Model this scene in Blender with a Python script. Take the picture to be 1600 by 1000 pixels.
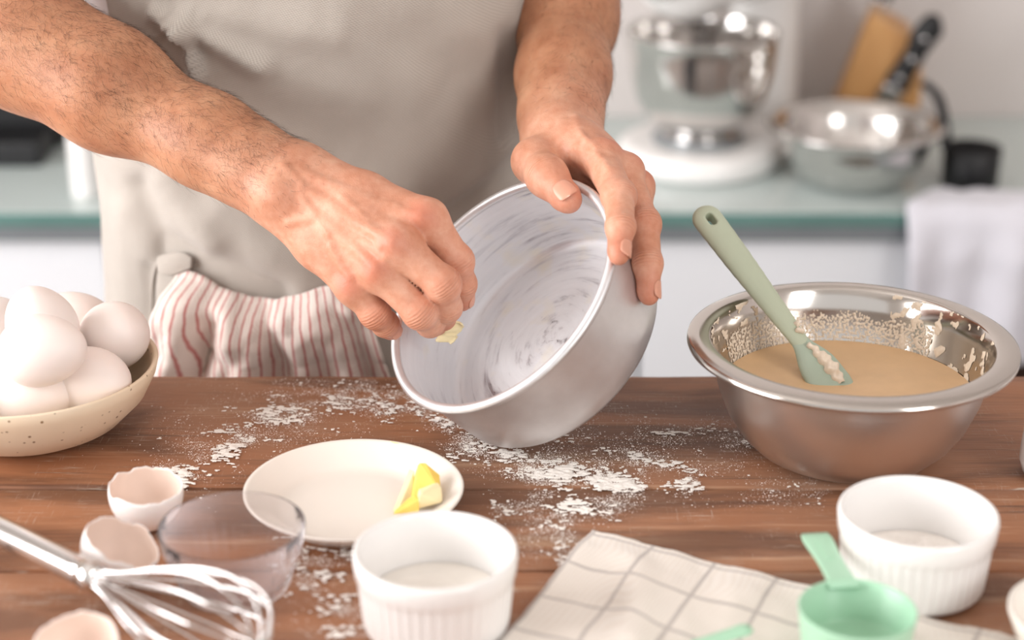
import bpy, bmesh, math, random
import numpy as np
from mathutils import Vector, Matrix, Euler, noise

for _o in list(bpy.data.objects):
    bpy.data.objects.remove(_o)
random.seed(7)
rng = np.random.default_rng(7)
SC = bpy.context.scene
COL = SC.collection

# ------------------------------------------------------------------ camera, light, exposure
PITCH = math.radians(22.0)
FPX = 2800.0            # focal length in pixels of the 1600x1000 frame
CAMH = 0.52             # camera height above the table top (z = 0)
SP, CP = math.sin(PITCH), math.cos(PITCH)
cam_data = bpy.data.cameras.new('camera')
cam = bpy.data.objects.new('camera', cam_data)
COL.objects.link(cam)
cam.location = (0, 0, CAMH)
cam.rotation_euler = (math.pi / 2 - PITCH, 0, 0)
cam_data.sensor_width = 36.0
cam_data.lens = FPX / 1600 * 36.0
cam_data.clip_start = 0.02
cam_data.dof.use_dof = True
cam_data.dof.focus_distance = 1.175
cam_data.dof.aperture_fstop = 3.3
SC.camera = cam

world = bpy.data.worlds.new('world')
SC.world = world
world.use_nodes = True
world.node_tree.nodes['Background'].inputs['Color'].default_value = (1.0, 0.985, 0.975, 1)
world.node_tree.nodes['Background'].inputs['Strength'].default_value = 0.80

def area_light(name, loc, target, sx, sy, power, color=(1, 1, 1)):
    d = bpy.data.lights.new(name, 'AREA')
    d.shape = 'RECTANGLE'; d.size = sx; d.size_y = sy; d.energy = power; d.color = color
    o = bpy.data.objects.new(name, d); COL.objects.link(o)
    o.location = loc
    o.rotation_euler = (Vector(target) - Vector(loc)).to_track_quat('-Z', 'Y').to_euler()
    return o
# daylight through the tall window in the left wall, and a smaller one behind the camera on the right
area_light('window_daylight', (-1.97, 0.62, 0.50), (0, 0.95, 0.20), 1.7, 1.5, 70, (1.0, 0.99, 0.985))
area_light('side_window_daylight', (1.55, -0.75, 0.95), (0.1, 1.2, 0.1), 0.7, 1.1, 18, (1.0, 0.98, 0.96))

SC.view_settings.view_transform = 'Standard'
SC.view_settings.look = 'None'
SC.view_settings.gamma = 1.0
SC.view_settings.use_curve_mapping = False
SC.view_settings.exposure = 0.22

# ------------------------------------------------------------------ geometry helpers
def P(px, py, d):
    """point seen at pixel (px, py) of the photograph, d metres along the optical axis"""
    x = (px - 800.0) / FPX * d
    u = (500.0 - py) / FPX * d
    return Vector((x, d * CP + u * SP, CAMH - d * SP + u * CP))
def T(px, py, z=0.0):
    """point of the horizontal plane at height z seen at pixel (px, py)"""
    u = (500.0 - py) / FPX
    k = (z - CAMH) / (-SP + u * CP)
    return P(px, py, k)
def proj(v):
    v = np.asarray(v, float)
    y = v[..., 1]; z = v[..., 2] - CAMH
    d = y * CP - z * SP
    u = y * SP + z * CP
    return 800 + FPX * v[..., 0] / d, 500 - FPX * u / d, d

def mesh(name, V, F, uv=None, smooth=True, attrs=None):
    me = bpy.data.meshes.new(name)
    if isinstance(V, np.ndarray): V = V.tolist()
    if isinstance(F, np.ndarray): F = F.tolist()
    me.from_pydata([tuple(v) for v in V], [], F)
    if uv is not None:
        lay = me.uv_layers.new(name='UVMap')
        idx = np.empty(len(me.loops), dtype=np.int32)
        me.loops.foreach_get('vertex_index', idx)
        lay.data.foreach_set('uv', np.asarray(uv, dtype=np.float32)[idx].ravel())
    if attrs:
        for k, a in attrs.items():
            at = me.attributes.new(k, 'FLOAT', 'POINT')
            at.data.foreach_set('value', np.asarray(a, dtype=np.float32))
    if smooth:
        me.polygons.foreach_set('use_smooth', [True] * len(me.polygons))
    me.update()
    return me
def link(name, me, mat=None, parent=None, loc=None, rot=None):
    o = bpy.data.objects.new(name, me)
    COL.objects.link(o)
    if mat is not None and me is not None and not me.materials:
        me.materials.append(mat)
    if parent is not None: o.parent = parent
    if loc is not None: o.location = loc
    if rot is not None: o.rotation_euler = rot
    return o
def mk(name, VF, mat, parent=None, loc=None, rot=None, smooth=True, uv=None, attrs=None):
    return link(name, mesh(name, VF[0], VF[1], uv, smooth, attrs), mat, parent, loc, rot)
def tag(o, label, cat, group=None, kind=None):
    o['label'] = label; o['category'] = cat
    if group: o['group'] = group
    if kind: o['kind'] = kind
    return o
def thing(name, label, cat, loc=(0, 0, 0), rot=(0, 0, 0), group=None):
    o = bpy.data.objects.new(name, None); COL.objects.link(o)
    o.location = loc; o.rotation_euler = rot; o.empty_display_size = 0.02
    return tag(o, label, cat, group)
def structure(o):
    o['kind'] = 'structure'; return o
def edge_split(o, ang=35):
    m = o.modifiers.new('edges', 'EDGE_SPLIT'); m.split_angle = math.radians(ang); return o
def bevel(o, w, seg=3):
    m = o.modifiers.new('bevel', 'BEVEL'); m.width = w; m.segments = seg; m.limit_method = 'ANGLE'
    m.angle_limit = math.radians(40); m.harden_normals = False; return o
def subsurf(o, n=1):
    m = o.modifiers.new('sub', 'SUBSURF'); m.levels = n; m.render_levels = n; return o

def box(x0, x1, y0, y1, z0, z1):
    V = [(x, y, z) for x in (x0, x1) for y in (y0, y1) for z in (z0, z1)]
    F = [(0, 1, 3, 2), (4, 6, 7, 5), (0, 4, 5, 1), (2, 3, 7, 6), (0, 2, 6, 4), (1, 5, 7, 3)]
    return V, F
def join(*parts):
    V, F = [], []
    for v, f in parts:
        k = len(V); V += [tuple(q) for q in v]; F += [tuple(i + k for i in q) for q in f]
    return V, F
def lathe(prof, n=64, fn=None, closed=False):
    """prof: list of (r, z); fn(theta, r, z) -> (r, z) modifies"""
    V, F = [], []
    m = len(prof)
    for j in range(n):
        t = 2 * math.pi * j / n
        for (r, z) in prof:
            if fn: r, z = fn(t, r, z)
            V.append((r * math.cos(t), r * math.sin(t), z))
    for j in range(n):
        k = (j + 1) % n
        for i in range(m - 1 + (1 if closed else 0)):
            i2 = (i + 1) % m
            a, b, c, d = j * m + i, k * m + i, k * m + i2, j * m + i2
            if prof[i][0] < 1e-7 and prof[i2][0] < 1e-7: continue
            F.append((a, b, c, d))
    return V, F
def rlathe(prof, n=64, fn=None, closed=False):
    V, F = lathe(prof, n, fn, closed)
    bm = bmesh.new()
    vs = [bm.verts.new(v) for v in V]
    for f in F: bm.faces.new([vs[i] for i in f])
    bmesh.ops.remove_doubles(bm, verts=bm.verts, dist=1e-6)
    bmesh.ops.recalc_face_normals(bm, faces=bm.faces)
    bm.verts.index_update()
    V = [tuple(v.co) for v in bm.verts]; F = [tuple(v.index for v in f.verts) for f in bm.faces]
    bm.free()
    return V, F
def smooth_path(pts, n):
    """Catmull-Rom through pts (tuples of any length), n samples"""
    A = np.array([list(p) for p in pts], float)
    A = np.vstack([2 * A[0] - A[1], A, 2 * A[-1] - A[-2]])
    out = []
    m = len(A) - 3
    for s in np.linspace(0, m, n):
        i = min(int(s), m - 1); t = s - i
        p0, p1, p2, p3 = A[i:i + 4]
        out.append(0.5 * ((2 * p1) + (-p0 + p2) * t + (2 * p0 - 5 * p1 + 4 * p2 - p3) * t * t + (-p0 + 3 * p1 - 3 * p2 + p3) * t ** 3))
    return np.array(out)
def tube(path, rad, n=10, caps=True, flat=None, up=(0, 0, 1)):
    """tube along path; rad number or list; flat = (w, h) multipliers along side/up"""
    Q = [Vector(p) for p in path]
    m = len(Q)
    R = [rad] * m if not hasattr(rad, '__len__') else list(rad)
    V, F = [], []
    t0 = (Q[1] - Q[0]).normalized()
    u = Vector(up) - t0 * Vector(up).dot(t0)
    if u.length < 1e-4: u = t0.orthogonal()
    u.normalize()
    fw, fh = flat if flat else (1, 1)
    for i in range(m):
        t = (Q[min(i + 1, m - 1)] - Q[max(i - 1, 0)])
        if t.length < 1e-9: t = t0.copy()
        t.normalize()
        u = (u - t * u.dot(t)).normalized()
        s = t.cross(u)
        for j in range(n):
            a = 2 * math.pi * j / n
            V.append(tuple(Q[i] + (s * (math.cos(a) * fw) + u * (math.sin(a) * fh)) * R[i]))
    for i in range(m - 1):
        for j in range(n):
            k = (j + 1) % n
            F.append((i * n + j, i * n + k, (i + 1) * n + k, (i + 1) * n + j))
    if caps:
        F.append(tuple(range(n - 1, -1, -1))); F.append(tuple(range((m - 1) * n, m * n)))
    return V, F
def gridmesh(nu, nv, fn):
    """fn(i/(nu-1), j/(nv-1)) -> xyz ; returns V, F, uv"""
    V, UV, F = [], [], []
    for i in range(nu):
        for j in range(nv):
            u, v = i / (nu - 1), j / (nv - 1)
            V.append(tuple(fn(u, v))); UV.append((u, v))
    for i in range(nu - 1):
        for j in range(nv - 1):
            F.append((i * nv + j, (i + 1) * nv + j, (i + 1) * nv + j + 1, i * nv + j + 1))
    return V, F, UV
def fr(p, H=1.0, lac=2.0, octv=3):
    return noise.fractal(Vector(p), H, lac, octv)
def smoothstep(a, b, x):
    t = np.clip((x - a) / (b - a), 0, 1); return t * t * (3 - 2 * t)

# ------------------------------------------------------------------ distance fields -> one continuous surface
def _A(p): return np.asarray(list(p), dtype=np.float32)
def cap(p, a, b, ra, rb):
    a, b = _A(a), _A(b)
    ba = b - a
    h = np.clip(((p - a) @ ba) / max(float(ba @ ba), 1e-12), 0, 1)
    q = p - a - h[:, None] * ba
    return np.sqrt(np.einsum('ij,ij->i', q, q)) - (ra + (rb - ra) * h)
def ball(p, c, r):
    q = p - _A(c); return np.sqrt(np.einsum('ij,ij->i', q, q)) - r
def smin(a, b, k):
    h = np.maximum(k - np.abs(a - b), 0) / k
    return np.minimum(a, b) - h * h * k * 0.25
def chain(p, pts, rad, k=0.004):
    d = None
    for i in range(len(pts) - 1):
        e = cap(p, pts[i], pts[i + 1], rad[i], rad[i + 1])
        d = e if d is None else smin(d, e, k)
    return d
def ellipsoid(p, c, r):
    q = (p - _A(c)) / _A(r)
    k0 = np.sqrt(np.einsum('ij,ij->i', q, q))
    q2 = q / _A(r)
    k1 = np.sqrt(np.einsum('ij,ij->i', q2, q2)) + 1e-9
    return k0 * (k0 - 1) / k1
def snets(f, lo, hi, h, B=8, slack=1.5):
    lo = np.array(lo, float); hi = np.array(hi, float)
    nb = np.ceil((hi - lo) / (h * B)).astype(int)
    I = np.stack(np.meshgrid(*[np.arange(n) for n in nb], indexing='ij'), -1).reshape(-1, 3)
    c = (lo + (I + 0.5) * h * B).astype(np.float32)
    d = np.concatenate([f(c[i:i + 200000]) for i in range(0, len(c), 200000)])
    I = I[np.abs(d) < h * B * 0.87 * slack]
    ax = np.arange(B + 1)
    off = np.stack(np.meshgrid(ax, ax, ax, indexing='ij'), -1).reshape(-1, 3)
    G = nb * B + 2
    keys, pos, faces_e = [], [], []
    for s in range(0, len(I), 400):
        J = I[s:s + 400]
        g = J[:, None, :] * B + off[None]
        pts = (lo + g * h).astype(np.float32).reshape(-1, 3)
        v = f(pts).reshape(len(J), B + 1, B + 1, B + 1)
        cs = {}
        for dx in (0, 1):
            for dy in (0, 1):
                for dz in (0, 1):
                    cs[dx, dy, dz] = v[:, dx:B + dx, dy:B + dy, dz:B + dz]
        st = np.stack([cs[k] for k in sorted(cs)], -1)
        cnt = (st < 0).sum(-1)
        act = np.argwhere((cnt > 0) & (cnt < 8))
        if not len(act): continue
        val = st[act[:, 0], act[:, 1], act[:, 2], act[:, 3]]
        cell = J[act[:, 0]] * B + act[:, 1:]
        corner = np.array(sorted(cs), float)
        acc = np.zeros((len(act), 3)); num = np.zeros(len(act))
        for a in range(8):
            for b in range(a + 1, 8):
                if np.abs(corner[a] - corner[b]).sum() != 1: continue
                va, vb = val[:, a], val[:, b]
                m = (va < 0) != (vb < 0)
                t = np.where(m, va / np.where(m, va - vb, 1), 0)
                pnt = corner[a] + t[:, None] * (corner[b] - corner[a])
                acc += np.where(m[:, None], pnt, 0); num += m
        pos.append(lo + (cell + acc / num[:, None]) * h)
        keys.append(cell)
        i0 = 0
        for axis, ib in ((0, 4), (1, 2), (2, 1)):
            m = (val[:, 0] < 0) != (val[:, ib] < 0)
            faces_e.append(np.concatenate([cell[m], np.full((m.sum(), 1), axis), (val[m, 0] < 0)[:, None].astype(int)], 1))
    cell = np.concatenate(keys); pos = np.concatenate(pos); E = np.concatenate(faces_e)
    kk = (cell[:, 0] * G[1] + cell[:, 1]) * G[2] + cell[:, 2]
    order = np.argsort(kk); kk = kk[order]; pos = pos[order]
    F = []
    for axis in range(3):
        e = E[E[:, 3] == axis]
        u = np.zeros(3, int); w = np.zeros(3, int); u[(axis + 1) % 3] = 1; w[(axis + 2) % 3] = 1
        ids, ok = [], np.ones(len(e), bool)
        for sh in (np.zeros(3, int), u, u + w, w):
            c = e[:, :3] - sh
            k = (c[:, 0] * G[1] + c[:, 1]) * G[2] + c[:, 2]
            j = np.clip(np.searchsorted(kk, k), 0, len(kk) - 1)
            ok &= (kk[j] == k) & (c >= 0).all(1)
            ids.append(j)
        q = np.stack(ids, 1)
        q = np.where(e[:, 4:5] == 1, q, q[:, ::-1])
        F.append(q[ok])
    return pos, np.concatenate(F)
def grad(f, p, e=4e-4):
    g = np.zeros((len(p), 3), np.float32)
    for i in range(3):
        d = np.zeros(3, np.float32); d[i] = e
        g[:, i] = f(p + d) - f(p - d)
    n = np.linalg.norm(g, axis=1, keepdims=True)
    return g / np.maximum(n, 1e-9)
def trace(f, px, py, d0=0.9, d1=1.7):
    """first point of the surface f = 0 met when looking through the pixel"""
    dirv = (P(px, py, 1.0) - Vector((0, 0, CAMH)))
    t = d0
    for _ in range(120):
        q = Vector((0, 0, CAMH)) + dirv * t
        dd = float(f(np.array([list(q)], np.float32))[0])
        if dd < 1e-4: return q
        t += dd * 0.9 / dirv.length
        if t > d1: return None
    return q

# ------------------------------------------------------------------ material helpers
def lin(c):
    if isinstance(c, str):
        c = c.lstrip('#'); c = [int(c[i:i + 2], 16) / 255 for i in (0, 2, 4)]
        c = [x / 12.92 if x <= 0.04045 else ((x + 0.055) / 1.055) ** 2.4 for x in c]
    return (c[0], c[1], c[2], 1.0)
class M:
    def __init__(s, name, color='#808080', rough=0.5, metal=0.0, **kw):
        s.m = bpy.data.materials.new(name); s.m.use_nodes = True
        s.nt = s.m.node_tree
        s.b = s.nt.nodes['Principled BSDF']
        s.b.inputs['Base Color'].default_value = lin(color)
        s.b.inputs['Roughness'].default_value = rough
        s.b.inputs['Metallic'].default_value = metal
        for k, v in kw.items():
            s.b.inputs[k.replace('_', ' ')].default_value = v
        s._tc = None
    def node(s, typ, ins=None, **attr):
        n = s.nt.nodes.new(typ)
        for k, v in attr.items(): setattr(n, k, v)
        for k, v in (ins or {}).items():
            if isinstance(v, bpy.types.NodeSocket): s.nt.links.new(v, n.inputs[k])
            else: n.inputs[k].default_value = v
        return n
    def tc(s, which='Object'):
        if s._tc is None: s._tc = s.nt.nodes.new('ShaderNodeTexCoord')
        return s._tc.outputs[which]
    def mapping(s, vec=None, scale=(1, 1, 1), loc=(0, 0, 0), rot=(0, 0, 0)):
        n = s.node('ShaderNodeMapping', {'Vector': vec or s.tc(), 'Scale': scale, 'Location': loc, 'Rotation': rot})
        return n.outputs['Vector']
    def noise(s, scale=5, detail=4, rough=0.55, vec=None, dist=0.0):
        return s.node('ShaderNodeTexNoise', {'Vector': vec or s.tc(), 'Scale': scale, 'Detail': detail, 'Roughness': rough, 'Distortion': dist}).outputs['Fac']
    def ramp(s, fac, stops, interp='LINEAR'):
        n = s.node('ShaderNodeValToRGB', {'Fac': fac})
        cr = n.color_ramp; cr.interpolation = interp
        while len(cr.elements) < len(stops): cr.elements.new(0.5)
        for e, (p, c) in zip(cr.elements, stops):
            e.position = p
            e.color = lin(c) if isinstance(c, (str, tuple, list)) else (c, c, c, 1)
        return n.outputs['Color']
    def math(s, op, a, b=None, clamp=False):
        n = s.node('ShaderNodeMath', {}, operation=op, use_clamp=clamp)
        for i, v in ((0, a), (1, b)):
            if v is None: continue
            if isinstance(v, bpy.types.NodeSocket): s.nt.links.new(v, n.inputs[i])
            else: n.inputs[i].default_value = v
        return n.outputs[0]
    def mix(s, fac, a, b, mode='MIX'):
        n = s.node('ShaderNodeMix', {}, data_type='RGBA', blend_type=mode)
        for sock, v in ((n.inputs[0], fac), (n.inputs[6], a), (n.inputs[7], b)):
            if isinstance(v, bpy.types.NodeSocket): s.nt.links.new(v, sock)
            elif isinstance(v, str): sock.default_value = lin(v)
            else: sock.default_value = v
        return n.outputs[2]
    def set(s, name, sock): s.nt.links.new(sock, s.b.inputs[name]); return s
    def bump(s, height, strength=0.3, dist=0.001):
        n = s.node('ShaderNodeBump', {'Height': height, 'Strength': strength, 'Distance': dist})
        s.set('Normal', n.outputs['Normal']); return s

# ------------------------------------------------------------------ materials
def m_plain(name, color, rough=0.5, metal=0.0, var=0.06, scale=12, bump=0.0, **kw):
    a = M(name, color, rough, metal, **kw)
    n = a.noise(scale, 4)
    c = lin(color)
    lo = tuple(max(0, x * (1 - var)) for x in c[:3]); hi = tuple(min(1, x * (1 + var)) for x in c[:3])
    a.set('Base Color', a.ramp(n, [(0.3, lo), (0.7, hi)]))
    if bump: a.bump(a.noise(scale * 30, 3), bump, 0.0005)
    return a.m
def m_steel(name, color, rough, brush=0.25, axis='z', aniso=0.0):
    a = M(name, color, rough, 1.0)
    if aniso:
        a.b.inputs['Anisotropic'].default_value = aniso
        a.set('Tangent', a.node('ShaderNodeTangent', {}, direction_type='RADIAL', axis='Z').outputs[0])
    sc = {'z': (3, 3, 700), 'ring': (3, 3, 700), 'x': (700, 3, 3)}[axis]
    n = a.noise(1.0, 3, 0.6, a.mapping(scale=sc))
    a.bump(n, brush, 0.00012)
    n2 = a.noise(9, 3)
    a.set('Roughness', a.ramp(n2, [(0.3, rough * 0.8), (0.75, min(1, rough * 1.3))]))
    return a.m
def m_wood(name, dark, mid, light, rough=0.6, along='x', worn=True):
    a = M(name, mid, rough)
    oi = a.node('ShaderNodeObjectInfo')
    off = a.node('ShaderNodeCombineXYZ', {'X': a.math('MULTIPLY', oi.outputs['Random'], 13.0), 'Y': a.math('MULTIPLY', oi.outputs['Random'], 7.0)})
    vec = a.node('ShaderNodeVectorMath', {0: a.tc(), 1: off.outputs[0]}, operation='ADD').outputs[0]
    s = (1, 1, 1) if along == 'x' else (1, 1, 1)
    st = {'x': (2.2, 34, 34), 'z': (34, 34, 2.2)}[along]
    g = a.noise(1.0, 8, 0.62, a.mapping(vec, st), 0.6)
    fine = {'x': (14, 420, 420), 'z': (420, 420, 14)}[along]
    f = a.noise(1.0, 4, 0.6, a.mapping(vec, fine))
    mixv = a.math('ADD', a.math('MULTIPLY', g, 0.72), a.math('MULTIPLY', f, 0.28))
    col = a.ramp(mixv, [(0.33, dark), (0.46, mid), (0.54, mid), (0.66, light)])
    if worn:
        big = a.noise(5.5, 5, 0.6, vec)
        col = a.mix(a.ramp(big, [(0.45, 0.0), (0.72, 0.5)]), col, '#9b8270')
        dk = a.noise(1.0, 5, 0.6, a.mapping(vec, (2.5, 11, 1), (5, 2, 0)), 0.8)
        col = a.mix(a.ramp(dk, [(0.40, 0.6), (0.52, 0.0)]), col, '#4b2f21')
        # pale scratches along and across the grain
        s1 = a.noise(1.0, 3, 0.7, a.mapping(vec, (28, 900, 1)))
        s2 = a.noise(1.0, 3, 0.7, a.mapping(vec, (700, 45, 1)))
        msk = a.ramp(a.noise(16, 4, 0.6, a.mapping(vec, (1, 1.6, 1), (3, 1, 0))), [(0.44, 0.0), (0.62, 1.0)])
        sc = a.math('MULTIPLY', a.math('MAXIMUM', a.ramp(s1, [(0.59, 0.0), (0.69, 0.9)]), a.ramp(s2, [(0.60, 0.0), (0.72, 0.6)])), msk)
        col = a.mix(sc, col, '#cdbfb0')
        # dark pores and cracks
        cr = a.noise(1.0, 5, 0.7, a.mapping(vec, (3.0, 130, 1), (1, 4, 0)), 0.4)
        col = a.mix(a.ramp(cr, [(0.27, 0.85), (0.34, 0.0)]), col, '#2b1b13')
        a.bump(a.math('SUBTRACT', mixv, a.math('MULTIPLY', a.ramp(cr, [(0.27, 1.0), (0.36, 0.0)]), 0.6)), 0.5, 0.0012)
        a.set('Roughness', a.ramp(big, [(0.3, 0.42), (0.7, 0.7)]))
    else:
        a.bump(mixv, 0.2, 0.0005)
    a.set('Base Color', col)
    return a.m
def m_fabric(name, c1, c2, period=0.0011, bump=0.35, rough=0.9, coord='Object', weave=True):
    a = M(name, c1, rough)
    a.b.inputs['Sheen Weight'].default_value = 0.25
    vec = a.tc(coord)
    k = 1.0 / period
    wx = a.node('ShaderNodeTexWave', {'Vector': a.mapping(vec, (k, k, k), rot=(0.3, 0.6, 0.5)), 'Scale': 0.32, 'Distortion': 0.4, 'Detail': 1.0, 'Detail Scale': 0.6}, wave_type='BANDS', bands_direction='X').outputs['Fac']
    wz = a.node('ShaderNodeTexWave', {'Vector': a.mapping(vec, (k, k, k), rot=(0.2, 0.3, 0)), 'Scale': 0.32, 'Distortion': 0.4, 'Detail': 1.0, 'Detail Scale': 0.6}, wave_type='BANDS', bands_direction='Z').outputs['Fac']
    w = a.math('MULTIPLY', a.math('ADD', wx, wz), 0.5)
    n = a.noise(14, 5, 0.6, vec)
    col = a.mix(a.ramp(a.math('ADD', a.math('MULTIPLY', w, 0.6), a.math('MULTIPLY', n, 0.4)), [(0.25, 0.0), (0.75, 1.0)]), c1, c2)
    a.set('Base Color', col)
    a.bump(a.math('ADD', w, a.math('MULTIPLY', n, 0.4)), bump, 0.0004)
    return a

MAT = {}
MAT['wall'] = m_plain('wall_paint', '#d9d2cf', 0.8, var=0.02, scale=3, bump=0.05)
MAT['wall_white'] = m_plain('white_wall_paint', '#e6e2de', 0.8, var=0.02, scale=3)
MAT['floor'] = m_plain('floor_tile', '#8b8079', 0.45, var=0.1, scale=4)
MAT['cab'] = m_plain('cabinet_lacquer', '#e4e6ea', 0.35, var=0.012, scale=2)
MAT['rail'] = m_plain('rail_grey', '#868c90', 0.4, 0.4, var=0.03)
MAT['glass_top'] = m_plain('worktop_glass', '#c3cecc', 0.12, var=0.03, scale=3)
MAT['glass_edge'] = m_plain('worktop_edge', '#5f817c', 0.15, var=0.1, scale=6)
MAT['dark_wood'] = m_wood('dark_niche_wood', '#2e1c14', '#4a2f22', '#5d3c2b', 0.6, 'z', worn=False)
MAT['table'] = m_wood('table_planks', '#4a2b1d', '#a06b4a', '#d0a684', 0.55, 'x')
MAT['block'] = m_wood('knife_block_wood', '#a87647', '#c9965f', '#dcb07a', 0.45, 'z', worn=False)
MAT['white_gloss'] = m_plain('white_enamel', '#f0eeec', 0.15, var=0.01)
MAT['ceramic'] = m_plain('white_porcelain', '#f2f0ee', 0.14, var=0.012, scale=20)
MAT['cream'] = m_plain('cream_glaze', '#efe8df', 0.18, var=0.015, scale=15)
MAT['steel'] = m_steel('polished_steel', '#d6d3d0', 0.13, 0.05)
MAT['brushed'] = m_steel('brushed_steel', '#e6e4e3', 0.36, 0.30, aniso=0.35)
MAT['chrome'] = m_steel('bright_steel', '#dedcdb', 0.12, 0.03)
MAT['black'] = m_plain('black_plastic', '#101013', 0.5, var=0.1)
MAT['mint'] = m_plain('mint_plastic', '#a9d3b6', 0.35, var=0.03)
MAT['sage'] = m_plain('sage_silicone', '#b7bfa8', 0.5, var=0.03, scale=30)
MAT['sage_blade'] = m_plain('pale_silicone_blade', '#a8b6a4', 0.35, var=0.05, scale=30)
MAT['flour'] = m_plain('flour_white', '#f6efe8', 0.95, var=0.03, scale=300, bump=0.2)
MAT['batter'] = m_plain('cake_batter', '#dcb78c', 0.38, var=0.04, scale=60, bump=0.12)
MAT['batter_pale'] = m_plain('batter_smear', '#e6d6c2', 0.4, var=0.05, scale=60)
MAT['butter'] = m_plain('butter', '#f3cf68', 0.35, var=0.08, scale=60, bump=0.1, Subsurface_Weight=0.2, Subsurface_Scale=0.004)
MAT['butter_pale'] = m_plain('butter_pale', '#f6e6b8', 0.35, var=0.05, scale=60)
MAT['shirt'] = m_plain('shirt_cotton', '#eeedf0', 0.9, var=0.02, scale=20)
MAT['trouser'] = m_plain('trouser_cloth', '#3c3f48', 0.9, var=0.08, scale=30)
MAT['hair'] = m_plain('dark_hair', '#3a261a', 0.5, var=0.2, scale=60)
MAT['nail'] = m_plain('fingernail', '#d3977f', 0.32, var=0.04, scale=200)
MAT['cloth_white'] = m_fabric('white_tea_cloth', '#d8d8e2', '#e6e5ec', 0.002).m
def _glass():
    a = M('clear_glass', '#ffffff', 0.04, 0.0)
    tr = a.node('ShaderNodeBsdfTransparent', {'Color': (0.985, 0.98, 0.985, 1)})
    gl = a.node('ShaderNodeBsdfGlossy', {'Color': (1, 1, 1, 1), 'Roughness': 0.06})
    df = a.node('ShaderNodeBsdfTranslucent', {'Color': (0.90, 0.87, 0.90, 1)})
    lw = a.node('ShaderNodeLayerWeight', {'Blend': 0.10})
    n = a.noise(30, 2)
    bp = a.node('ShaderNodeBump', {'Height': n, 'Strength': 0.05, 'Distance': 0.0005})
    a.nt.links.new(bp.outputs['Normal'], gl.inputs['Normal'])
    m1 = a.node('ShaderNodeMixShader', {0: 0.15, 1: tr.outputs[0], 2: df.outputs[0]})
    m2 = a.node('ShaderNodeMixShader', {0: lw.outputs['Fresnel'], 1: m1.outputs[0], 2: gl.outputs[0]})
    out = [q for q in a.nt.nodes if q.type == 'OUTPUT_MATERIAL'][0]
    a.nt.links.new(m2.outputs[0], out.inputs['Surface'])
    return a.m
MAT['glass'] = _glass()
def _egg():
    a = M('eggshell', '#f3e9e4', 0.42)
    oi = a.node('ShaderNodeObjectInfo')
    n = a.noise(900, 3)
    base = a.mix(oi.outputs['Random'], '#f5efec', '#f1e3dc')
    a.set('Base Color', base)
    a.b.inputs['Subsurface Weight'].default_value = 0.12
    a.b.inputs['Subsurface Scale'].default_value = 0.004
    a.b.inputs['Subsurface Radius'].default_value = (1.0, 0.55, 0.4)
    a.bump(n, 0.08, 0.0003)
    return a.m
MAT['egg'] = _egg()
MAT['egg_in'] = m_plain('eggshell_inside', '#eed9cc', 0.5, var=0.03, scale=60)
def _stoneware():
    a = M('speckled_stoneware', '#dfc9a8', 0.45)
    v = a.node('ShaderNodeTexVoronoi', {'Vector': a.tc(), 'Scale': 190.0, 'Randomness': 1.0})
    sp = a.ramp(v.outputs['Distance'], [(0.12, 1.0), (0.24, 0.0)])
    keep = a.ramp(a.noise(70, 2), [(0.50, 0.0), (0.55, 1.0)])
    base = a.ramp(a.noise(9, 4), [(0.3, '#e0c8aa'), (0.7, '#ecd9c0')])
    a.set('Base Color', a.mix(a.math('MULTIPLY', sp, keep), base, '#8b6b4c'))
    return a.m
MAT['stoneware'] = _stoneware()

# ------------------------------------------------------------------ the room
FLOOR_Z = -0.98
COUNTER = P(1090, 255, 2.40)
ZC = COUNTER.z                                  # counter top height
def on_y(px, py, y):
    u = (500.0 - py) / FPX
    return P(px, py, y / (CP + u * SP))
YF = T(800, 333, ZC).y                          # front edge of the worktop
YW = T(800, 181, ZC).y                                  # back wall
structure(mk('floor', box(-2.0, 2.4, -1.6, YW + 0.1, FLOOR_Z - 0.05, FLOOR_Z), MAT['floor'], smooth=False))
structure(mk('wall_back', box(-2.0, 2.4, YW, YW + 0.1, FLOOR_Z, 1.7), MAT['wall'], smooth=False))
structure(mk('wall_right', box(2.3, 2.4, -1.6, YW, FLOOR_Z, 1.7), MAT['wall'], smooth=False))
structure(mk('ceiling', box(-2.0, 2.4, -1.6, YW + 0.1, 1.7, 1.75), MAT['wall_white'], smooth=False))
wy0, wy1, wz0, wz1 = -0.25, 1.50, -0.28, 1.28
structure(mk('wall_left', join(box(-2.1, -2.0, -1.6, wy0, FLOOR_Z, 1.7), box(-2.1, -2.0, wy1, YW, FLOOR_Z, 1.7),
          box(-2.1, -2.0, wy0, wy1, FLOOR_Z, wz0), box(-2.1, -2.0, wy0, wy1, wz1, 1.7)), MAT['wall_white'], smooth=False))
win = structure(mk('window_1', join(box(-2.08, -2.04, wy0, wy1, wz0, wz0 + 0.05), box(-2.08, -2.04, wy0, wy1, wz1 - 0.05, wz1),
          box(-2.08, -2.04, wy0, wy0 + 0.05, wz0, wz1), box(-2.08, -2.04, wy1 - 0.05, wy1, wz0, wz1),
          box(-2.08, -2.04, 0.605, 0.645, wz0, wz1)), MAT['white_gloss'], smooth=False))
for (a0, a1) in ((wy0 + 0.05, 0.605), (0.645, wy1 - 0.05)):
    mk('pane', box(-2.065, -2.06, a0, a1, wz0 + 0.05, wz1 - 0.05), MAT['glass'], win, smooth=False)

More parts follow.
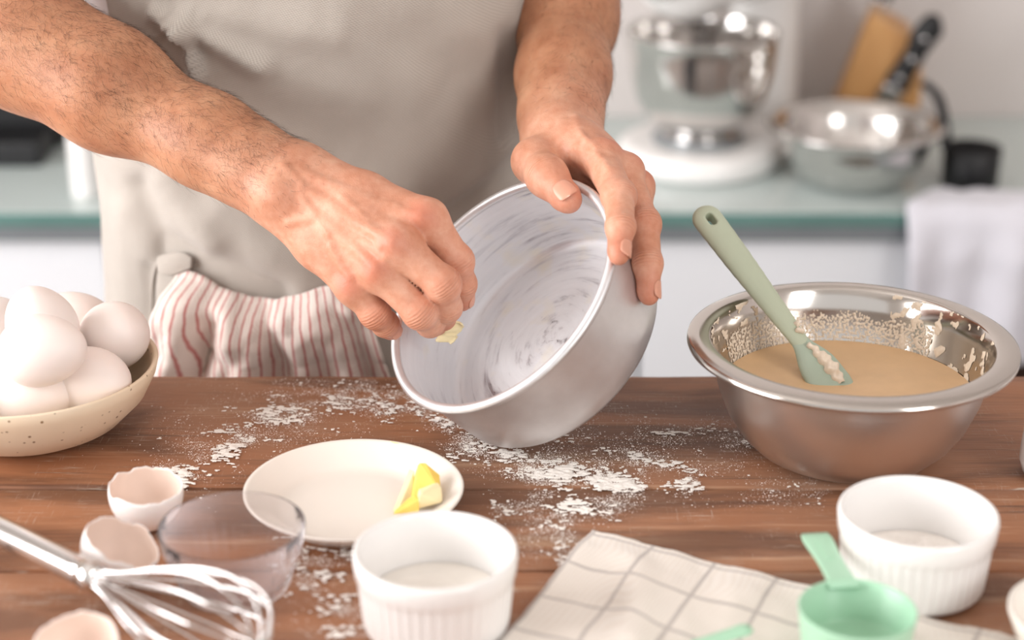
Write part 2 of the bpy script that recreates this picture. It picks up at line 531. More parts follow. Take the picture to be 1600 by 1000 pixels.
# ------------------------------------------------------------------ kitchen run along the back wall
wt = thing('glass_worktop', 'pale green glass worktop running along the back wall', 'worktop', (0, YF, ZC))
bevel(mk('top_sheet', box(-1.9, 2.2, 0.004, YW - YF - 0.002, -0.018, 0.0), MAT['glass_top'], wt, smooth=False), 0.002, 2)
bevel(mk('front_edge', box(-1.9, 2.2, 0.0, 0.0035, -0.018, -0.001), MAT['glass_edge'], wt, smooth=False), 0.001, 2)
mk('support_rail', box(-1.9, 2.2, 0.008, 0.03, -0.040, -0.0185), MAT['rail'], wt, smooth=False)
xsplit = on_y(1000, 450, YF + 0.02).x
xend = on_y(1553, 450, YF + 0.02).x
def cabinet(x0, x1, label, ndoor):
    t = thing('base_cabinet', label, 'cabinet', ((x0 + x1) / 2, YF + 0.33, FLOOR_Z))
    w = (x1 - x0) / 2; H = ZC - 0.042 - FLOOR_Z
    mk('carcass', box(-w, w, -0.285, YW - YF - 0.335, 0.10, H), MAT['cab'], t, smooth=False)
    mk('plinth', box(-w, w, -0.24, YW - YF - 0.36, 0.0, 0.098), MAT['rail'], t, smooth=False)
    dw = 2 * w / ndoor
    for i in range(ndoor):
        d = mk('door', box(-w + i * dw + 0.0015, -w + (i + 1) * dw - 0.0015, -0.306, -0.287, 0.104, H - 0.002), MAT['cab'], t, smooth=False)
        bevel(d, 0.002, 2)
cabinet(-1.85, xsplit - 0.002, 'white base cabinet behind the person and the eggs', 3)
cabinet(xsplit + 0.002, xend, 'white base cabinet behind the mixing bowl and spatula', 1)
ni = thing('open_shelf_unit', 'dark brown open unit at the right below the draped white cloth', 'shelf', ((xend + 2.1) / 2, YF + 0.33, FLOOR_Z))
nw = (2.1 - xend) / 2 - 0.003; nH = ZC - 0.042 - FLOOR_Z
mk('side_panel', box(-nw, -nw + 0.018, -0.30, YW - YF - 0.335, 0, nH), MAT['rail'], ni, smooth=False)
mk('side_panel', box(nw - 0.018, nw, -0.30, YW - YF - 0.335, 0, nH), MAT['dark_wood'], ni, smooth=False)
mk('back_panel', box(-nw + 0.018, nw - 0.018, 0.1, 0.12, 0, nH), MAT['dark_wood'], ni, smooth=False)
for z in (0.05, 0.36, nH - 0.02):
    mk('shelf_board', box(-nw + 0.018, nw - 0.018, -0.28, 0.1, z, z + 0.018), MAT['dark_wood'], ni, smooth=False)

# stand mixer (its bowl lifts, the head reaches over it from the column at the back right)
MX = Vector((COUNTER.x, COUNTER.y, ZC))
mx = thing('stand_mixer', 'white stand mixer with a polished steel bowl on the glass worktop', 'mixer', MX, (0, 0, math.radians(60)))
# local frame: head points along -x, column on +x
def fbase(p):
    q = p.copy(); q[:, 2] = np.abs(q[:, 2] - 0.017)
    a = cap(np.column_stack([q[:, 0], q[:, 1], 0 * q[:, 2]]), (0.0, 0, 0), (0.17, 0, 0), 0.108, 0.095)
    w = np.column_stack([np.maximum(a + 0.012, 0), np.maximum(q[:, 2] - 0.005, 0)])
    return np.linalg.norm(w, axis=1) + np.minimum(np.maximum(a + 0.012, q[:, 2] - 0.005), 0) - 0.012
mk('base', snets(fbase, (-0.13, -0.13, -0.01), (0.29, 0.13, 0.05), 0.004), MAT['white_gloss'], mx)
fcol = lambda p: smin(cap(p, (0.185, 0, 0.03), (0.195, 0, 0.26), 0.062, 0.050), cap(p, (0.19, 0, 0.26), (0.15, 0, 0.30), 0.05, 0.06), 0.05)
mk('column', snets(fcol, (0.05, -0.09, 0.02), (0.29, 0.09, 0.38), 0.006), MAT['white_gloss'], mx)
fhead = lambda p: smin(cap(p * np.array([1, 1, 0.92], np.float32), (0.19, 0, 0.245), (-0.04, 0, 0.255), 0.070, 0.062), ball(p, (-0.07, 0, 0.275), 0.055), 0.05)
mk('head', snets(fhead, (-0.16, -0.1, 0.17), (0.30, 0.1, 0.40), 0.006), MAT['white_gloss'], mx)
hub = mk('attachment_hub', rlathe([(0, 0), (0.026, 0), (0.028, 0.004), (0.028, 0.020), (0.022, 0.026), (0, 0.027)], 32), MAT['chrome'], mx, (-0.118, 0, 0.272), (0, -math.pi / 2, 0))
mk('beater_shaft', rlathe([(0, 0), (0.011, 0), (0.012, 0.05), (0.034, 0.055), (0.036, 0.075), (0, 0.075)], 32), MAT['chrome'], mx, (0.0, 0, 0.135))
bp = [(r, 0.046 + (z - 0.052) * 0.97) for r, z in [(0, 0.052), (0.034, 0.052), (0.052, 0.058), (0.070, 0.074), (0.085, 0.100), (0.094, 0.133), (0.0975, 0.165), (0.0985, 0.186), (0.1005, 0.188), (0.1005, 0.191), (0.097, 0.1915), (0.0955, 0.188), (0.0945, 0.165), (0.091, 0.135), (0.082, 0.102), (0.067, 0.078), (0.050, 0.062), (0.034, 0.056), (0, 0.056)]]
bw = mk('bowl', rlathe(bp, 72), MAT['steel'], mx)
mk('bowl_foot', rlathe([(0.0, 0.0405), (0.050, 0.0405), (0.051, 0.043), (0.046, 0.046), (0.042, 0.050), (0, 0.050)], 48), MAT['chrome'], bw)
mk('bowl_handle', tube(smooth_path([(0.0, 0.094, 0.165), (0.0, 0.125, 0.163), (0.0, 0.136, 0.14), (0.0, 0.118, 0.115), (0.0, 0.086, 0.108)], 20), 0.0055, 10), MAT['chrome'], bw, rot=(0, 0, math.radians(-20)))
mk('bowl_clamp', rlathe([(0, 0.030), (0.060, 0.030), (0.062, 0.034), (0.060, 0.040), (0.0, 0.040)], 48), MAT['rail'], mx)

# wide steel bowl behind on the right
b2 = T(1330, 285, ZC)
s2 = proj(np.array(b2))[2]
R2 = 133 / FPX * s2 * 1.03
sb = tag(mk('steel_bowl', rlathe([(0, 0.0), (R2 * 0.45, 0.0), (R2 * 0.6, 0.008), (R2 * 0.76, 0.030), (R2 * 0.86, 0.058), (R2 * 0.90, 0.075), (R2 * 0.97, 0.078), (R2, 0.076), (R2 * 0.995, 0.080), (R2 * 0.96, 0.082), (R2 * 0.89, 0.079), (R2 * 0.84, 0.058), (R2 * 0.74, 0.032), (R2 * 0.58, 0.011), (R2 * 0.4, 0.003), (0, 0.003)], 72), MAT['steel'], None, b2),
    'empty shallow steel bowl in front of the knife block', 'bowl')

# knife block and the two knives standing in it
kb = T(1358, 215, ZC)
kd = proj(np.array(kb))[2]; ks = kd / FPX
def kp(px, py): return ((px - 1378) * ks, (215 - py) * ks / 0.955)
prof = [kp(1302, 213), kp(1448, 213), kp(1450, 112), kp(1425, 50), kp(1366, 18)]
V = [(x, y, z) for y in (-0.045, 0.045) for (x, z) in prof]
F = [(0, 1, 2, 3, 4), (9, 8, 7, 6, 5)] + [(i, i + 5, (i + 1) % 5 + 5, (i + 1) % 5) for i in range(5)]
bl = tag(bevel(mk('knife_block', (V, F), MAT['block'], None, kb, (0, 0, math.radians(-12)), smooth=False), 0.004, 3), 'slanted light wooden knife block beside the steel bowl', 'knife block')
def knife(label, base, tip, w, depth_y):
    a = Vector((*kp(*base), 0)); b = Vector((*kp(*tip), 0))
    L = (b - a).length; ang = math.atan2(b.y - a.y, b.x - a.x)
    t = thing('kitchen_knife', label, 'knife')
    t.matrix_world = Matrix.Translation(kb) @ Matrix.Rotation(math.radians(-12), 4, 'Z') @ Matrix.Translation((a.x, depth_y, a.y)) @ Matrix.Rotation(-ang, 4, 'Y')
    pts = [(0.0, 0, -0.001), (L * 0.2, 0, 0.0), (L * 0.45, 0, -0.001), (L * 0.75, 0, 0.001), (L * 0.93, 0, -0.003), (L, 0, -0.008)]
    mk('handle', tube(smooth_path(pts, 16), [w * 0.9] * 3 + [w * 0.78] * 5 + [w * 0.95] * 5 + [w * 0.8, w * 0.6, w * 0.45], 12, flat=(0.62, 1.0)), MAT['black'], t)
    mk('bolster', tube([(-0.008, 0, 0), (0.0, 0, 0)], w * 0.85, 12, flat=(0.6, 1)), MAT['chrome'], t)
    mk('blade', box(-0.06, -0.008, -0.001, 0.001, -w * 0.8, w * 0.8), MAT['steel'], t, smooth=False)
    for k in (0.14, 0.42, 0.72):
        mk('rivet', rlathe([(0, 0), (0.0036, 0), (0.0040, 0.0012), (0.003, 0.002), (0, 0.0022)], 16), MAT['chrome'], t, (L * k, -w * 0.60, 0), (math.pi / 2, 0, 0))
knife('black handled knife with three steel rivets leaning out of the knife block', (1410, 118), (1462, 18), 0.0185, -0.060)
knife('black handled knife standing in the top slot of the knife block', (1380, 6), (1402, -78), 0.015, 0.0)

# black measuring cup with its strap handle
bc = T(1514, 288, ZC)
t = thing('black_measuring_cup', 'small black cup with handle beside the rear steel bowl', 'cup', bc)
rb = 45 / FPX * proj(np.array(bc))[2]
mk('cup_body', rlathe([(0, 0), (rb * 0.9, 0), (rb * 0.96, 0.003), (rb, 0.050), (rb * 0.97, 0.051), (rb * 0.9, 0.006), (0, 0.005)], 40), MAT['black'], t)
mk('handle', tube(smooth_path([(-rb * 0.9, 0, 0.047), (-rb * 0.92, 0.02, 0.078), (-rb * 1.05, 0.05, 0.104), (-rb * 1.45, 0.07, 0.116)], 12), 0.006, 10, flat=(1.2, 0.5)), MAT['black'], t)

# draped white cloth over the worktop edge
def wcloth(u, v):
    x0 = on_y(1415, 330, YF).x; x1 = x0 + 0.34
    x = x0 + (x1 - x0) * u
    s = v * 0.26
    wr = 0.007 * math.sin(u * 17 + 1.0) + 0.004 * math.sin(u * 31 + v * 3) + 0.003 * fr((u * 5, v * 4, 1))
    if s < 0.06:
        y = YF + 0.06 - s; z = ZC + 0.007 + 0.5 * abs(wr)
        x += 0.045 * (1 - s / 0.06)
    else:
        a = s - 0.06
        k = min(a / 0.015, 1)
        y = YF - 0.009 * k - (wr + 0.009) * min(1, a / 0.06) * 1.1; z = ZC + 0.007 - a
        x += a * 0.05 * (1 - u)
    return x, y, z
V, F, UV = gridmesh(60, 60, wcloth)
o = mk('tea_cloth', (V, F), MAT['cloth_white'], None, uv=UV)
m = o.modifiers.new('thick', 'SOLIDIFY'); m.thickness = 0.002
tag(o, 'white cloth draped over the worktop edge beside the black cup', 'cloth')

# black coffee machine and white canister at the left end
a0 = T(20, 262, ZC); a1 = T(88, 262, ZC)
t = thing('coffee_machine', 'black appliance on the worktop behind the raised arm', 'appliance', (a1.x - 0.13, a1.y + 0.11, ZC))
bevel(mk('body', box(-0.13, 0.12, -0.02, 0.13, 0.0, 0.30), MAT['black'], t, smooth=False), 0.012)
bevel(mk('drip_tray', box(-0.12, 0.11, -0.11, -0.022, 0.0, 0.035), MAT['black'], t, smooth=False), 0.006)
bevel(mk('brew_head', box(-0.12, 0.11, -0.11, -0.022, 0.17, 0.29), MAT['black'], t, smooth=False), 0.012)
mk('spout', rlathe([(0, -0.03), (0.014, -0.03), (0.018, 0.0), (0, 0.0)], 24), MAT['rail'], t, (0, -0.065, 0.169))
c0 = T(137, 305, ZC); rc = 24 / FPX * proj(np.array(c0))[2]
t = thing('canister', 'small white canister on the worktop beside the black appliance', 'canister', c0)
mk('jar', rlathe([(0, 0), (rc * 0.92, 0), (rc, 0.004), (rc, 0.075), (rc * 0.94, 0.082), (0, 0.082)], 40), MAT['white_gloss'], t)
mk('lid', rlathe([(0, 0.0825), (rc * 1.02, 0.0825), (rc * 1.02, 0.092), (rc * 0.9, 0.098), (0.008, 0.099), (0.009, 0.108), (0, 0.112)], 40), MAT['white_gloss'], t)

# ------------------------------------------------------------------ wooden table
YB = T(800, 584, 0).y
S1, S2 = T(800, 761, 0).y, T(800, 889, 0).y
edges = [0.43, 0.60, 0.76, S2, S1, YB]
tb = thing('wooden_table', 'weathered dark brown plank table dusted with flour', 'table', (0, 0.8, FLOOR_Z))
def plank(y0, y1, seed, thick=0.042):
    nx, ny = 90, 10
    V, F = [], []
    w = y1 - y0
    for i in range(nx + 1):
        x = -0.95 + 1.9 * i / nx
        ring = []
        e0 = 0.0012 * fr((x * 9, seed, 0)); e1 = 0.0012 * fr((x * 9, seed + 5, 0))
        if y1 == YB: e1 *= 2.2
        a, b = y0 + 0.0008 + e0, y1 - 0.0008 - abs(e1)
        pts = [(a, -thick), (a, -0.004), (a + 0.0008, -0.0014)]
        for j in range(ny + 1):
            yy = a + 0.0026 + (b - a - 0.0052) * j / ny
            pts.append((yy, -0.0009 + 0.0008 * fr((x * 6, yy * 25, seed))))
        pts += [(b - 0.0008, -0.0014), (b, -0.004), (b, -thick)]
        for (yy, zz) in pts: V.append((x, yy - (y0 + y1) / 2, zz))
    k = ny + 7
    for i in range(nx):
        for j in range(k - 1):
            F.append((i * k + j, (i + 1) * k + j, (i + 1) * k + j + 1, i * k + j + 1))
        F.append((i * k + k - 1, (i + 1) * k + k - 1, (i + 1) * k, i * k))
    F.append(tuple(range(k))[::-1]); F.append(tuple(range(nx * k, nx * k + k)))
    o = mk('plank', (V, F), MAT['table'], tb, (0, (y0 + y1) / 2 - 0.8, -FLOOR_Z))
    edge_split(o, 50)
for i in range(5): plank(edges[i], edges[i + 1], i * 3.1)
for (x, y) in ((-0.86, 0.50), (0.86, 0.50), (-0.86, 1.10), (0.86, 1.10)):
    bevel(mk('leg', box(x - 0.035, x + 0.035, y - 0.835, y - 0.765, 0, 0.937), MAT['table'], tb, smooth=False), 0.004)
mk('rail', box(-0.825, 0.825, 1.09 - 0.8, 1.115 - 0.8, 0.84, 0.937), MAT['table'], tb, smooth=False)
mk('rail', box(-0.825, 0.825, 0.485 - 0.8, 0.51 - 0.8, 0.84, 0.937), MAT['table'], tb, smooth=False)

# ------------------------------------------------------------------ cake pan held tilted on the table
PAN_R, PAN_H = 0.0855, 0.062
nc = Vector((-0.585, 0.519, 0.624)).normalized()          # opening direction: right, up, towards the camera
PN = Vector((nc.x, nc.y * SP - nc.z * CP, nc.y * CP + nc.z * SP)).normalized()
PAN_RIM = P(782, 457, 1.158)
PX = Vector((0, 0, 1)).cross(PN).normalized(); PY = PN.cross(PX)
PANM = Matrix((PX, PY, PN)).transposed().to_4x4()
PANM.translation = PAN_RIM - PN * PAN_H
def f_pan(p):
    R = np.array(PANM.to_3x3(), np.float32); q = (p - _A(PANM.translation)) @ R
    r = np.hypot(q[:, 0], q[:, 1]); z = q[:, 2]
    rw = PAN_R - 0.0025 + 0.0025 * z / PAN_H
    outer = np.maximum(r - rw, np.maximum(-z, z - PAN_H))
    inner = np.maximum(r - rw + 0.0016, 0.0016 - z)
    d = np.maximum(outer, -inner)
    rim = np.hypot(r - PAN_R - 0.0008, z - PAN_H) - 0.0028
    return np.minimum(d, rim)
def _pan_out():
    a = M('pan_aluminium', '#e0e0e2', 0.42, 0.78)
    a.b.inputs['Anisotropic'].default_value = 0.6
    a.set('Tangent', a.node('ShaderNodeTangent', {}, direction_type='RADIAL', axis='Z').outputs[0])
    n = a.noise(1.0, 4, 0.65, a.mapping(scale=(4, 4, 900)))
    n2 = a.noise(22, 5, 0.6)
    a.set('Base Color', a.ramp(n2, [(0.3, '#d9d8da'), (0.7, '#ececee')]))
    a.set('Roughness', a.ramp(n2, [(0.3, 0.34), (0.7, 0.50)]))
    a.bump(n, 0.22, 0.0001)
    return a.m
def _pan_in():
    a = M('pan_greased_inside', '#cfcfd2', 0.30, 1.0)
    s = a.node('ShaderNodeSeparateXYZ', {'Vector': a.tc()})
    ang = a.math('ARCTAN2', s.outputs['Y'], s.outputs['X'])
    xx = a.math('MULTIPLY', s.outputs['X'], s.outputs['X']); yy = a.math('MULTIPLY', s.outputs['Y'], s.outputs['Y'])
    r = a.math('SQRT', a.math('ADD', xx, yy))
    rz = a.math('ADD', r, s.outputs['Z'])
    cx = a.math('MULTIPLY', a.math('COSINE', ang), 1.3); cy = a.math('MULTIPLY', a.math('SINE', ang), 1.3)
    v = a.node('ShaderNodeCombineXYZ', {'X': cx, 'Y': cy, 'Z': a.math('MULTIPLY', rz, 210.0)}).outputs[0]
    st = a.noise(1.0, 6, 0.68, v, 0.5)
    v2 = a.node('ShaderNodeCombineXYZ', {'X': a.math('MULTIPLY', cx, 0.8), 'Y': a.math('MULTIPLY', cy, 0.8), 'Z': a.math('MULTIPLY', rz, 45.0)}).outputs[0]
    st2 = a.noise(1.0, 4, 0.55, v2, 0.8)
    zone = a.noise(24, 3, 0.5)
    f = a.math('ADD', a.math('ADD', a.math('MULTIPLY', st, 0.55), a.math('MULTIPLY', st2, 0.35)), a.math('MULTIPLY', zone, 0.25))
    mk_ = a.ramp(f, [(0.45, 0.0), (0.55, 0.85), (0.70, 1.0)])
    tint = a.ramp(a.noise(40, 2), [(0.55, '#eeeff2'), (0.85, '#f3ecd9')])
    a.set('Base Color', a.mix(mk_, '#c9c9ce', tint))
    a.set('Metallic', a.ramp(mk_, [(0.0, 1.0), (1.0, 0.25)]))
    a.set('Roughness', a.ramp(mk_, [(0.0, 0.27), (1.0, 0.46)]))
    a.bump(f, 0.35, 0.0006)
    return a.m
pan = thing('cake_pan', 'round aluminium cake pan tilted in both hands, greased white inside', 'cake pan')
pan.matrix_world = PANM
R = PAN_R
po = [(0, 0), (R - 0.0085, 0), (R - 0.0045, 0.0012), (R - 0.0027, 0.0042), (R - 0.0020, 0.014), (R - 0.0008, 0.04), (R, PAN_H - 0.001)]
pi_ = [(0, 0.0014), (R - 0.012, 0.0014), (R - 0.0068, 0.0030), (R - 0.0044, 0.0070), (R - 0.0036, 0.014), (R - 0.0024, 0.04), (R - 0.0014, PAN_H)]
mk('outer_shell', rlathe(po, 128), _pan_out(), pan)
pin = mk('greased_inside', rlathe([(r, z) for r, z in pi_], 128), _pan_in(), pan)
mk('rolled_rim', rlathe([(R + 0.0008 + 0.0034 * math.cos(a), PAN_H + 0.0032 * math.sin(a)) for a in [2 * math.pi * i / 12 for i in range(12)]], 128, closed=True), bpy.data.materials['pan_aluminium'], pan)

# ------------------------------------------------------------------ steel mixing bowl, batter, spatula
BC = Vector((0.2177, 1.0598, 0.0))
def m_bowl_in():
    a = M('bowl_inside_steel', '#cbc5bf', 0.14, 1.0)
    a.bump(a.noise(1.0, 3, 0.6, a.mapping(scale=(3, 3, 500))), 0.06, 0.0001)
    return a.m
bo = [(0, 0.0), (0.044, 0.0), (0.051, 0.0012), (0.060, 0.0065), (0.069, 0.0155), (0.0775, 0.029), (0.0840, 0.0455), (0.0885, 0.063), (0.0905, 0.0745), (0.0925, 0.0770), (0.0985, 0.0765), (0.1032, 0.0745), (0.1048, 0.0745), (0.1053, 0.0762)]
bi = [(0.1053, 0.0762), (0.1048, 0.0780), (0.1030, 0.0787), (0.0980, 0.0797), (0.0920, 0.0800), (0.0895, 0.0780), (0.0875, 0.063), (0.0830, 0.0455), (0.0765, 0.030), (0.0680, 0.017), (0.059, 0.0085), (0.050, 0.003), (0, 0.0018)]
bowl = thing('mixing_bowl', 'large steel mixing bowl of batter on the table', 'bowl', BC)
mk('outer_wall', rlathe(bo, 128), MAT['brushed'], bowl)
mk('inner_wall', rlathe(bi, 128), m_bowl_in(), bowl)
def bowl_r(z):
    zs = [q[1] for q in bi[::-1]][:9]; rs = [q[0] for q in bi[::-1]][:9]
    return np.interp(z, zs, rs)
ZB = 0.043
V, F = [], []
rb_ = float(bowl_r(ZB)) - 0.0006
nr, nt_ = 26, 96
for i in range(nr + 1):
    for j in range(nt_):
        r = rb_ * i / nr; t = 2 * math.pi * j / nt_
        x, y = r * math.cos(t), r * math.sin(t)
        z = ZB + 0.0009 * fr((x * 40, y * 40, 2)) * (1 - (i / nr) ** 4) + 0.0008 * (i / nr) ** 10
        V.append((x, y, z))
for i in range(nr):
    for j in range(nt_):
        k = (j + 1) % nt_
        F.append((i * nt_ + j, (i + 1) * nt_ + j, (i + 1) * nt_ + k, i * nt_ + k))
bat = tag(mk('cake_batter', (V, F), MAT['batter'], None, BC), 'tan cake batter filling the large steel mixing bowl', 'batter')
# splashes clinging to the wall above the batter
def splash(name, t0, t1, z0, z1, fn, parent, mat, nt=260, nz=46, off=0.0005):
    V, F, idx = [], [], {}
    th = np.linspace(t0, t1, nt); zz = np.linspace(z0, z1, nz)
    D = np.array([[fn(a, z) for z in zz] for a in th])
    for i in range(nt):
        for j in range(nz):
            h = D[i, j]
            r = float(bowl_r(zz[j])) - 0.0003 - min(max(h, 0), 0.5) * 0.0022
            V.append((r * math.cos(th[i]), r * math.sin(th[i]), zz[j]))
    for i in range(nt - 1):
        for j in range(nz - 1):
            if D[i:i + 2, j:j + 2].max() > 0: F.append((i * nz + j, (i + 1) * nz + j, (i + 1) * nz + j + 1, i * nz + j + 1))
    used = sorted({k for f in F for k in f}); mp = {k: n for n, k in enumerate(used)}
    o = mk(name, ([V[k] for k in used], [tuple(mp[k] for k in f) for f in F]), mat, parent)
    o['kind'] = 'stuff'; return o
def fn1(a, z):      # fine speckled film
    lim = 0.060 + 0.004 * fr((a * 4, 0, 3))
    return fr((a * 52, z * 620, 1), octv=3) * 0.6 - 0.07 - max(0, (z - lim)) * 120
def fn2(a, z):      # thick smears at the right hand side
    return fr((a * 11, z * 130, 5), octv=4) * 0.8 - 0.26
def fn3(a, z):
    return fr((a * 9, z * 160, 9), octv=4) * 0.8 - 0.30
splash('batter_film', math.radians(40), math.radians(150), ZB, 0.070, fn1, bat, MAT['batter_pale'], 520, 66)
splash('batter_smear', math.radians(-5), math.radians(62), ZB, 0.0785, fn2, bat, MAT['batter_pale'])
splash('batter_smear', math.radians(125), math.radians(215), 0.055, 0.0785, fn3, bat, MAT['batter_pale'])

def spatula():
    tip = T(1306, 608, ZB - 0.004); rim = P(1183, 445, 1.207)
    d = (rim - tip).normalized()
    # far end: where this line is seen at the photograph's handle end
    best = min((abs(proj(np.array(tip + d * s))[1] - 324), s) for s in np.linspace(0.15, 0.32, 400))[1]
    L = best
    t = thing('spatula', 'pale sage green silicone spatula leaning in the mixing bowl', 'spatula', tip)
    side = d.cross(Vector((0, -0.6, 0.8))).normalized()
    up = side.cross(d).normalized()
    Mx = Matrix((d, side, up)).transposed().to_4x4(); Mx.translation = tip
    t.matrix_world = Mx
    def fh(p):
        q = p.copy(); q[:, 2] *= 1.75
        xs = np.linspace(0.034, L - 0.011, 14); h = chain(q, [(x, 0, 0) for x in xs], list(np.interp(xs, [0.034, 0.06, 0.11, 0.17, 0.3], [0.0058, 0.0072, 0.0098, 0.0112, 0.0110])), 0.0006)
        hole = chain(np.column_stack([p[:, 0], p[:, 1], 0 * p[:, 2]]), [(L - 0.0165, 0, 0), (L - 0.0120, 0, 0)], [0.0027, 0.0027])
        return np.maximum(h, -hole + 0.0)
    mk('handle', snets(fh, (0.022, -0.02, -0.015), (L + 0.01, 0.02, 0.015), 0.0011), MAT['sage'], t)
    def fb(p):
        q = p.copy(); q[:, 2] *= 3.0 - 1.2 * np.clip(q[:, 0] / 0.05, 0, 1)
        return chain(q, [(-0.022, -0.003, 0), (0.004, -0.001, 0), (0.020, 0, 0), (0.042, 0, 0)], [0.0115, 0.0118, 0.0098, 0.0060], 0.012)
    mk('blade', snets(fb, (-0.035, -0.03, -0.02), (0.07, 0.03, 0.02), 0.0012), MAT['sage_blade'], t)
    def fg(p):
        a = chain(p, [(0.002, 0.004, 0.0030), (0.012, 0.004, 0.0048), (0.022, 0.0035, 0.0050), (0.034, 0.002, 0.0046)], [0.0035, 0.0042, 0.0034, 0.0018], 0.004)
        a = smin(a, ball(p, (0.046, 0.003, 0.0042), 0.0026), 0.002); a = smin(a, ball(p, (0.052, 0.0045, 0.0030), 0.0022), 0.003)
        return a + 0.0011 * np.sin(p[:, 0] * 900) * np.sin(p[:, 1] * 800 + 1) 
    mk('batter_clump', snets(fg, (0, -0.01, -0.005), (0.075, 0.016, 0.014), 0.0009), MAT['batter_pale'], t)
spatula()

# ------------------------------------------------------------------ eggs in the stoneware bowl
EB = T(40, 566, 0.048); EB.z = 0
eb = tag(mk('egg_bowl', rlathe([(0, 0), (0.042, 0), (0.046, 0.001), (0.062, 0.009), (0.077, 0.024), (0.0848, 0.039), (0.0868, 0.0468), (0.0855, 0.0480), (0.0835, 0.0470), (0.0808, 0.039), (0.073, 0.026), (0.058, 0.013), (0.042, 0.007), (0, 0.006)], 96), MAT['stoneware'], None, EB),
    'speckled beige stoneware bowl piled with white eggs', 'bowl')
ea, ebr = 0.0285, 0.0228
egg_prof = [(ebr * math.sin(t) * (1 - 0.13 * math.cos(t + 0.1)) if 0 < t < math.pi else 0.0, ea * math.cos(t)) for t in [math.pi * i / 28 for i in range(29)]]
egg_me = None
eggs = [((63, 506), 0.077, (20, -14, 0), 'white egg on top of the pile, behind the topmost front egg'),
        ((68, 547), 0.077, (82, 0, 84), 'white egg lying on top of the pile nearest the camera'),
        ((181, 540), 0.053, (66, 0, 35), 'white egg leaning at the right rim of the stoneware bowl'),
        ((141, 598), 0.036, (78, 0, 62), 'white egg low at the front right inside the stoneware bowl'),
        ((46, 622), 0.032, (85, 0, 78), 'white egg low at the front rim of the stoneware bowl'),
        ((-4, 530), 0.043, (75, 0, 10), 'white egg cut by the left picture edge, upper of the two there'),
        ((-22, 604), 0.038, (80, 0, 30), 'white egg cut by the left picture edge, lower of the two there'),
        ((4, 588), 0.036, (86, 0, -30), 'white egg half hidden at left under the topmost front egg'),
        ((118, 508), 0.048, (80, 0, 90), 'white egg mostly hidden at the back rim of the stoneware bowl'),
        ((96, 590), 0.031, (85, 0, -20), 'white egg deep in the gap below the topmost front egg')]
epos = [(0.014, -0.004, 0.077), (0.026, -0.048, 0.077), (0.056, 0.023, 0.058), (0.049, -0.023, 0.044), (0.011, -0.035, 0.040),
        (-0.033, 0.048, 0.051), (-0.031, -0.036, 0.046), (-0.024, 0.008, 0.031), (0.020, 0.054, 0.053), (0.019, 0.014, 0.031)]
epos = [Vector(q) + EB for q in epos]
for (pp, z, rot, lab), ep in zip(eggs, epos):
    if egg_me is None:
        v, f = rlathe(egg_prof, 48); egg_me = mesh('egg', v, f); egg_me.materials.append(MAT['egg'])
    o = link('egg', egg_me, None, None, Vector(ep), tuple(math.radians(a) for a in rot))
    tag(o, lab, 'egg', 'white eggs in the stoneware bowl')

# ------------------------------------------------------------------ broken eggshell halves
def shell(label, px, py, rot, seed, cut=0.006, lift=0.0215):
    n, m = 72, 20
    V, F, MI = [], [], []
    rimz = []
    for j in range(n):
        t = 2 * math.pi * j / n
        rimz.append(cut + 0.0022 * fr((math.cos(t) * 2.2, math.sin(t) * 2.2, seed), octv=4) * 1.3 + 0.0008 * (random.random() - 0.5))
    for layer, sh in ((0, 0.0), (1, 0.0007)):
        for j in range(n):
            t = 2 * math.pi * j / n
            amax = math.acos(max(-1, min(1, -rimz[j] / 0.0245)))
            for i in range(m + 1):
                a = amax * i / m
                r = (0.0222 - sh) * math.sin(a); z = -(0.0245 - sh) * math.cos(a)
                V.append((r * math.cos(t), r * math.sin(t), z))
    k = m + 1
    for layer in (0, 1):
        o_ = layer * n * k
        for j in range(n):
            j2 = (j + 1) % n
            for i in range(m):
                q = (o_ + j * k + i, o_ + j2 * k + i, o_ + j2 * k + i + 1, o_ + j * k + i + 1)
                F.append(q if layer == 0 else q[::-1]); MI.append(layer)
    for j in range(n):
        j2 = (j + 1) % n
        F.append((j * k + m, j2 * k + m, n * k + j2 * k + m, n * k + j * k + m)); MI.append(0)
    me = mesh('eggshell_half', V, F); me.materials.append(MAT['egg']); me.materials.append(MAT['egg_in'])
    me.polygons.foreach_set('material_index', MI)
    o = link('eggshell_half', me, None, None, T(px, py, lift), tuple(math.radians(a) for a in rot))
    return tag(o, label, 'eggshell', 'broken eggshell halves on the table')
shell('broken white eggshell half standing nearest the stoneware bowl', 228, 768, (4, 2, 20), 1.0, 0.004, 0.0247)
shell('broken eggshell half with peach inside, between whisk and glass cup', 190, 852, (26, 14, 60), 2.3, 0.002, 0.0245)
shell('blurred eggshell half under the whisk at the bottom picture edge', 117, 1012, (18, -10, 10), 5.1, 0.002, 0.0245)

